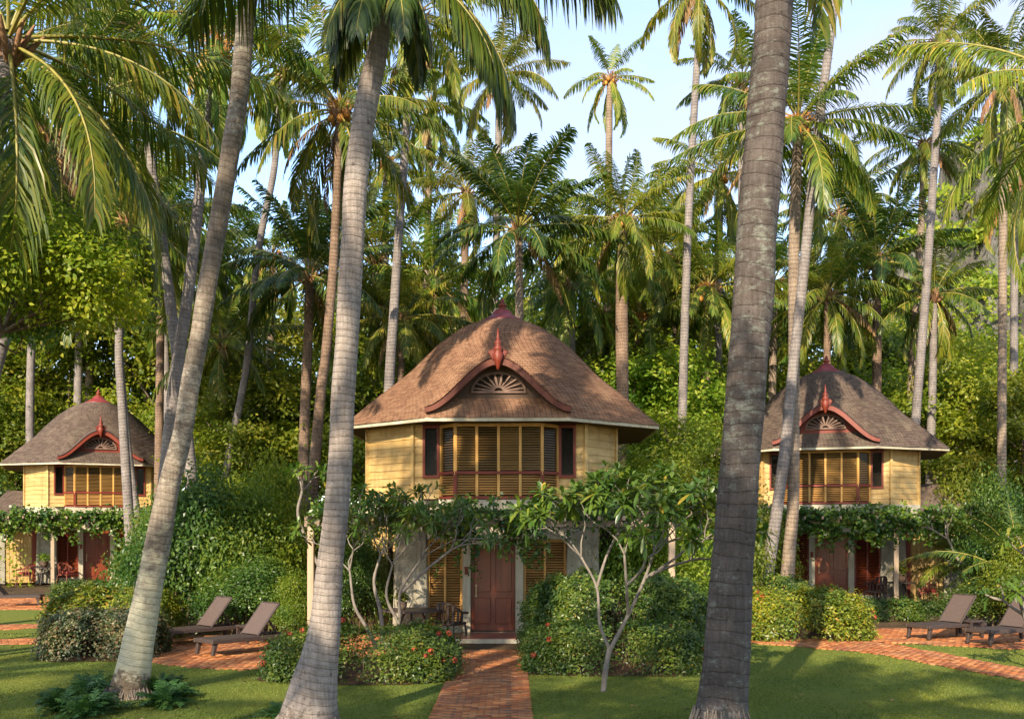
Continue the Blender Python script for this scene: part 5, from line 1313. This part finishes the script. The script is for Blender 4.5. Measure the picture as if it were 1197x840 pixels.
hedge('small dark hedge in front of the left villa porch', -15.7, 36.5, 1.05, .6, .6, M['leaf_hedge'], 7000, .1, .055, 8, 0, 0, .08)
hedge('dark green hedge behind the golden one at the right villa door', 6.7, 27.4, 1.6, .6, 1.35, M['leaf_hedge'], 12000, .1, .05, 9, 0, 0, .14)
# ---- frangipanis
plumeria('pale-limbed frangipani left of the red door rising from the flowering hedge', (-2.95, 21.9, 0), 3, [
    ([(0, 0, 0), (-.25, 0, .5), (-.5, -.1, 1.0), (-.62, 0, 1.75)], (.05, .024), 3, .56),
    ([(.1, .1, 0), (.05, .1, .8), (-.1, .1, 1.5), (.05, .1, 2.1)], (.055, .024), 3, .6),
    ([(.15, 0, 0), (.45, .05, .6), (.5, 0, 1.3), (.95, -.1, 2.0)], (.05, .024), 3, .6),
    ([(.45, .05, .6), (.2, -.1, 1.2), (.35, -.25, 1.9)], (.04, .02), 3, .56),
    ([(.55, 0, 1.3), (1.1, -.1, 1.8), (1.6, -.1, 2.2)], (.035, .028), 2, .56)], .23, None, 13)
plumeria('pale forked frangipani standing on the lawn before the right hedges', (1.49, 16.3, 0), 8, [
    ([(0, 0, -.05), (.04, 0, .35), (.11, 0, .72)], (.047, .042), -1, .5),
    ([(.11, 0, .68), (-.05, 0, 1.1), (-.1, .05, 1.7), (-.35, .1, 2.2)], (.03, .019), 3, .52),
    ([(.11, 0, .68), (.42, .05, 1.25), (.7, .1, 1.85), (.85, .1, 2.3)], (.037, .021), 3, .54),
    ([(.42, .05, 1.25), (.35, -.3, 1.75), (.3, -.45, 2.25)], (.03, .02), 3, .5),
    ([(.7, .1, 1.85), (1.2, .3, 2.15), (1.55, .3, 2.45)], (.026, .02), 2, .52),
    ([(.7, .1, 1.85), (1.05, -.25, 2.05), (1.35, -.35, 2.15)], (.028, .02), 2, .42),
    ([(.35, -.3, 1.75), (.55, -.6, 2.0), (.6, -.75, 2.2)], (.026, .02), 2, .42),
    ([(-.1, .05, 1.7), (.1, .45, 2.2), (.3, .5, 2.6)], (.026, .02), 2, .52)], .25)
plumeria('sparse frangipani at the right picture edge beside the lounger', (9.75, 18.2, 0), 12, [
    ([(0, 0, -.05), (-.15, 0, .6), (-.4, 0, 1.1)], (.05, .04), 1, .4),
    ([(0, .1, .3), (.1, .1, 1.2), (-.05, .1, 1.9)], (.04, .03), 2, .4)], .25)
plumeria('thin frangipani over the pergola post left of the pale ringed trunk', (-4.75, 24.2, 0), 15, [
    ([(.15, 0, 0), (.25, 0, 1.2), (-.15, 0, 2.2), (-.45, 0, 3.0), (-.35, 0, 3.6)], (.05, .032), 1, .4)], .32)
plumeria('crooked frangipani before the right villa garden wall', (14.1, 30.6, gz(30.6)), 17, [
    ([(0, 0, 0), (.1, 0, .9), (.6, 0, 1.5), (.45, 0, 2.3)], (.07, .04), 2, .5), ([(.1, 0, .9), (-.4, 0, 1.7), (-.7, 0, 2.3)], (.05, .035), 1, .5)], .25)
# ---- ferns
FN = [fern_mesh(51, 48, .55), fern_mesh(52, 42, .5)]
for i, (lb, spots) in enumerate((('dark green fern clump left of the lichened palm foot', [(95, 822, 1.0), (118, 830, .8), (72, 832, .8), (128, 812, .7), (100, 838, .9), (60, 822, .6), (112, 806, .7)]), ('green fern clump right of the lichened palm foot', [(192, 826, .9), (208, 815, .75), (183, 812, .8), (200, 804, .7)]), ('small fern tuft at the foot of the pale ringed palm', [(322, 838, .5), (330, 842, .4)]))):
    b0 = Vector(((spots[0][0]-CX)*(3060.7/(spots[0][1]-HZ))/F, 3060.7/(spots[0][1]-HZ), 0))
    r = empty('fern_clump', b0); tag(r, lb, 'fern', 'ferns at the palm feet')
    for j, (x, y, s) in enumerate(spots):
        D = 3060.7/(y-HZ); o = new_obj('foliage', FN[j % 2], r, Vector(((x-CX)*D/F, D, 0)) - b0); o.scale = (s,)*3; o.rotation_euler.z = j*1.3
# ---- fallen leaves on the lawn
def litter(n, seed):
    rng = np.random.default_rng(seed); D = 3060.7/(rng.uniform(752, 850, n) - HZ); X = rng.uniform(-.5, .5, n)*D*1.05
    ok = inside(LAWN, X, D); X, D = X[ok], D[ok]; m = len(X)
    c = np.stack([X, D, np.full(m, .03)], -1); nn = nrm(np.array([0, 0, 1.0]) + rng.normal(0, .25, (m, 3))); d = rng.normal(0, 1, (m, 3)); d = nrm(d - (d*nn).sum(-1, keepdims=True)*nn)
    V, Fq = leaves_arr(c, d, nn, rng.uniform(.04, .13, m), rng.uniform(.02, .05, m), .3)
    return np_mesh('fallen_leaves', V, Fq, mats=[M['dry']])
tag(new_obj('fallen_leaves', litter(150, 81)), 'small dry brown leaves fallen on the lawn', 'leaves', kind='stuff')
# ---- jungle undergrowth and far wood
def undergrowth(n, seed):
    rng = np.random.default_rng(seed); m = n//40
    y = rng.uniform(36, 70, m); x = rng.uniform(-.62, .62, m)*y
    ok = np.ones(m, bool)
    for (l, _), rr in ((MAIN, 5.5), (RIGHT, 5.5), (LEFT, 5.5)): ok &= np.hypot(x-l[0], y-l[1]) > rr
    ok &= ~((x > -21) & (x < -9) & (y < 46)) & ~((x > 6) & (x < 16) & (y < 40))
    x, y = x[ok], y[ok]; m = len(x)
    z = np.maximum(0, .0135*(y-25.5)) + rng.uniform(0, 1, m)**1.5*2.4*np.clip((y-30)/12, .25, 1)
    c = np.repeat(np.stack([x, y, z], -1), 40, 0); N = len(c); c = c + rng.normal(0, .32, (N, 3)); 
    nn = nrm(np.array([0, -.3, .8]) + rng.normal(0, .6, (N, 3))); d = rng.normal(0, 1, (N, 3)); d = nrm(d - (d*nn).sum(-1, keepdims=True)*nn)
    V, Fq = leaves_arr(c, d, nn, .22*rng.uniform(.6, 1.3, N), .12*rng.uniform(.7, 1.2, N))
    return np_mesh('undergrowth', V, Fq, mats=[M['leaf_bright']])
tag(new_obj('undergrowth', undergrowth(90000, 61)), 'mixed leafy undergrowth covering the ground behind the villas', 'undergrowth', kind='stuff')
def forest(seed):
    rng = np.random.default_rng(seed); blobs = []
    for i in range(70):
        a = rng.uniform(-.66, .66); D = rng.uniform(76, 100); h = rng.uniform(9, 17)
        for k in range(3):
            r = rng.uniform(2.5, 4); blobs.append(((a*D + rng.normal(0, 1.5), D + rng.normal(0, 1), h*(.3 + .3*k)), (r, r, r*.8)))
    V, Fq = leaf_cloud(blobs, 90000, .55, .32, rng, 45, .5, .16)
    return np_mesh('forest', V, Fq, mats=[M['leaf_bright']])
tag(new_obj('forest', forest(62)), 'far-off jungle closing the view behind the palms', 'forest', kind='stuff')
# ---- limestone hill
def hill():
    rng = np.random.default_rng(71)
    nx, ny = 200, 110
    xs_ = np.linspace(12, 170, nx); ys_ = np.linspace(105, 190, ny); X, Y = np.meshgrid(xs_, ys_)
    H = 66*np.exp(-((X-79)/36)**2 - ((Y-146)/24)**2)
    H += 8*np.sin(X*.13 + 1)*np.sin(Y*.11) + 4*np.sin(X*.41)*np.sin(Y*.33 + 2) + 2.2*np.sin(X*.93 + Y*.4) + rng.normal(0, .8, X.shape)
    H = np.maximum(H - 4, -3)
    H += 2.5*np.abs(np.sin(X*.55 + 1.7*np.sin(Y*.21)))*np.clip(H/20, 0, 1)
    H = np.where(H > 14, 14 + (H-14)*.45 + 8*np.floor((H-14)/9)*.62, H)
    V = np.stack([X, Y, H], -1).reshape(-1, 3)
    Fq = np.array([(j*nx+i, j*nx+i+1, (j+1)*nx+i+1, (j+1)*nx+i) for j in range(ny-1) for i in range(nx-1)])
    tag(new_obj('hill', np_mesh('hill', V, Fq, None, None, False, [M['rock']])), kind='structure')
    m = 4200; wgt = (.5 + np.hypot(*np.gradient(H))[:-1, :-1]).ravel(); kk = rng.choice(len(wgt), m, p=wgt/wgt.sum()); ii, jj = kk//(nx-1), kk % (nx-1)
    patch = np.sin(X[ii, jj]*.19 + 2)*np.sin(H[ii, jj]*.25 + X[ii, jj]*.07)
    ok = (H[ii, jj] > 0) & (patch + rng.normal(0, .35, m) > -.75)
    uu = rng.random(m); c0 = np.stack([X[ii, jj], Y[ii, jj]*(1-uu) + Y[ii+1, jj]*uu - .5, H[ii, jj]*(1-uu) + H[ii+1, jj]*uu + .6], -1)[ok]
    c = np.repeat(c0, 46, 0); N = len(c); c = c + rng.normal(0, 1.0, (N, 3))*np.array([1.1, 1.1, .75])
    nn = nrm(np.array([-.2, -.7, .6]) + rng.normal(0, .6, (N, 3))); d = rng.normal(0, 1, (N, 3)); d = nrm(d - (d*nn).sum(-1, keepdims=True)*nn)
    V, Fq = leaves_arr(c, d, nn, .85*rng.uniform(.6, 1.3, N), .5*rng.uniform(.7, 1.2, N))
    tag(new_obj('hill_scrub', np_mesh('hill_scrub', V, Fq, mats=[M['leaf_bright']])), 'green scrub growing over the limestone hill at the right', 'scrub', kind='stuff')
hill()
# ---- unseen palms added behind the viewpoint to shade lawn, dark trunk and front villa
for i, (x, y, h, k, rt) in enumerate(((-2.6, -2.5, 8.6, 'lush', 0), (-4.4, -7.5, 12, 'lush2', 50), (2.5, -4, 9.5, 'yellow', 100), (-19, -3, 11.5, 'tall', 150), (-8.5, -6, 10.5, 'lush', 200), (-1, -13, 14, 'lush2', 250), (7, -8, 12, 'lush', 20), (-17, -10, 14, 'lush2', 70), (-10.0, -2.5, 18.3, 'lush2', 130))):
    r = empty('coconut_palm', (x, y, 0)); tag(r, ['palm with a straight stem behind the viewpoint, left of centre', 'palm behind the viewpoint near the path line', 'yellowish palm behind the viewpoint on the right', 'palm beside the viewpoint far out on the left', 'second-row palm behind the viewpoint, left', 'second-row palm behind the viewpoint, middle', 'second-row palm behind the viewpoint, right', 'outer left palm behind the viewpoint', 'tall palm behind the viewpoint, left, nearest row'][i], 'palm tree', GR)
    trunk_obj([(x, y, -.05), (x+.2, y, h*.4), (x+.5, y+.1, h)], [.22, .16, .13], M['trunk_grey'], (x, y, 0), r, False, i)
    o = new_obj('crown', K[k], r, (.5, .1, h)); o.rotation_euler.z = R(rt); o.scale = (1.05,)*3

# ------------------------------------------------------------ light, camera
SUN_AZ, SUN_EL = R(20), R(29)     # behind the camera, 20 degrees to the left
w = bpy.data.worlds.new("World"); scene.world = w; w.use_nodes = True
nt = w.node_tree; nt.nodes.clear()
out = nt.nodes.new('ShaderNodeOutputWorld'); bg = nt.nodes.new('ShaderNodeBackground'); bg.inputs[1].default_value = .15
sky = nt.nodes.new('ShaderNodeTexSky'); sky.sky_type = 'NISHITA'; sky.sun_disc = False
sky.sun_elevation = SUN_EL; sky.sun_rotation = PI + SUN_AZ
sky.air_density = 1.0; sky.dust_density = .4; sky.ozone_density = 1.6
tc = nt.nodes.new('ShaderNodeTexCoord'); mp = nt.nodes.new('ShaderNodeMapping'); mp.inputs['Scale'].default_value = (1, 1, 2.6); mp.inputs['Location'].default_value = (.3, .1, .25)
nt.links.new(tc.outputs['Generated'], mp.inputs[0])
nz = nt.nodes.new('ShaderNodeTexNoise'); nz.inputs['Scale'].default_value = 2.6; nz.inputs['Detail'].default_value = 7; nz.inputs['Roughness'].default_value = .55; nt.links.new(mp.outputs[0], nz.inputs['Vector'])
rp = nt.nodes.new('ShaderNodeValToRGB'); rp.color_ramp.elements[0].position = .38; rp.color_ramp.elements[1].position = .68; rp.color_ramp.elements[1].color = (.8, .8, .8, 1); nt.links.new(nz.outputs['Fac'], rp.inputs[0])
mx = nt.nodes.new('ShaderNodeMix'); mx.data_type = 'RGBA'; nt.links.new(rp.outputs[0], mx.inputs[0]); nt.links.new(sky.outputs[0], mx.inputs[6]); mx.inputs[7].default_value = (1.95, 1.98, 2.5, 1)
nt.links.new(mx.outputs[2], bg.inputs[0]); nt.links.new(bg.outputs[0], out.inputs[0])
sd = bpy.data.lights.new('sun', 'SUN'); sd.energy = 3.2; sd.angle = R(.55); sd.color = (1.0, .86, .66)
so = bpy.data.objects.new('sun', sd); COL.objects.link(so)
frm = Vector((-math.sin(SUN_AZ)*math.cos(SUN_EL), -math.cos(SUN_AZ)*math.cos(SUN_EL), math.sin(SUN_EL)))
so.rotation_euler = frm.to_track_quat('Z', 'Y').to_euler(); so.location = frm*60
cam = bpy.data.cameras.new('camera'); co = bpy.data.objects.new('camera', cam); COL.objects.link(co)
co.location = (0, 0, CAMZ); co.rotation_euler = (R(90), 0, 0)
cam.lens = 35; cam.sensor_width = 36; cam.sensor_fit = 'HORIZONTAL'; cam.shift_y = (HZ-420)/1197; cam.clip_start = .1; cam.clip_end = 2000
scene.camera = co
vs = scene.view_settings; vs.view_transform = 'Standard'; vs.look = 'None'; vs.exposure = 1.6; vs.gamma = 1; vs.use_curve_mapping = False
scene.render.engine = 'CYCLES'
cy = scene.cycles
cy.max_bounces = 6; cy.diffuse_bounces = 3; cy.glossy_bounces = 2; cy.transmission_bounces = 4; cy.transparent_max_bounces = 8
cy.caustics_reflective = False; cy.caustics_refractive = False; cy.sample_clamp_indirect = 6
cy.use_denoising = True; cy.denoiser = 'OPENIMAGEDENOISE'; cy.denoising_input_passes = 'RGB_ALBEDO_NORMAL'; cy.denoising_prefilter = 'ACCURATE'
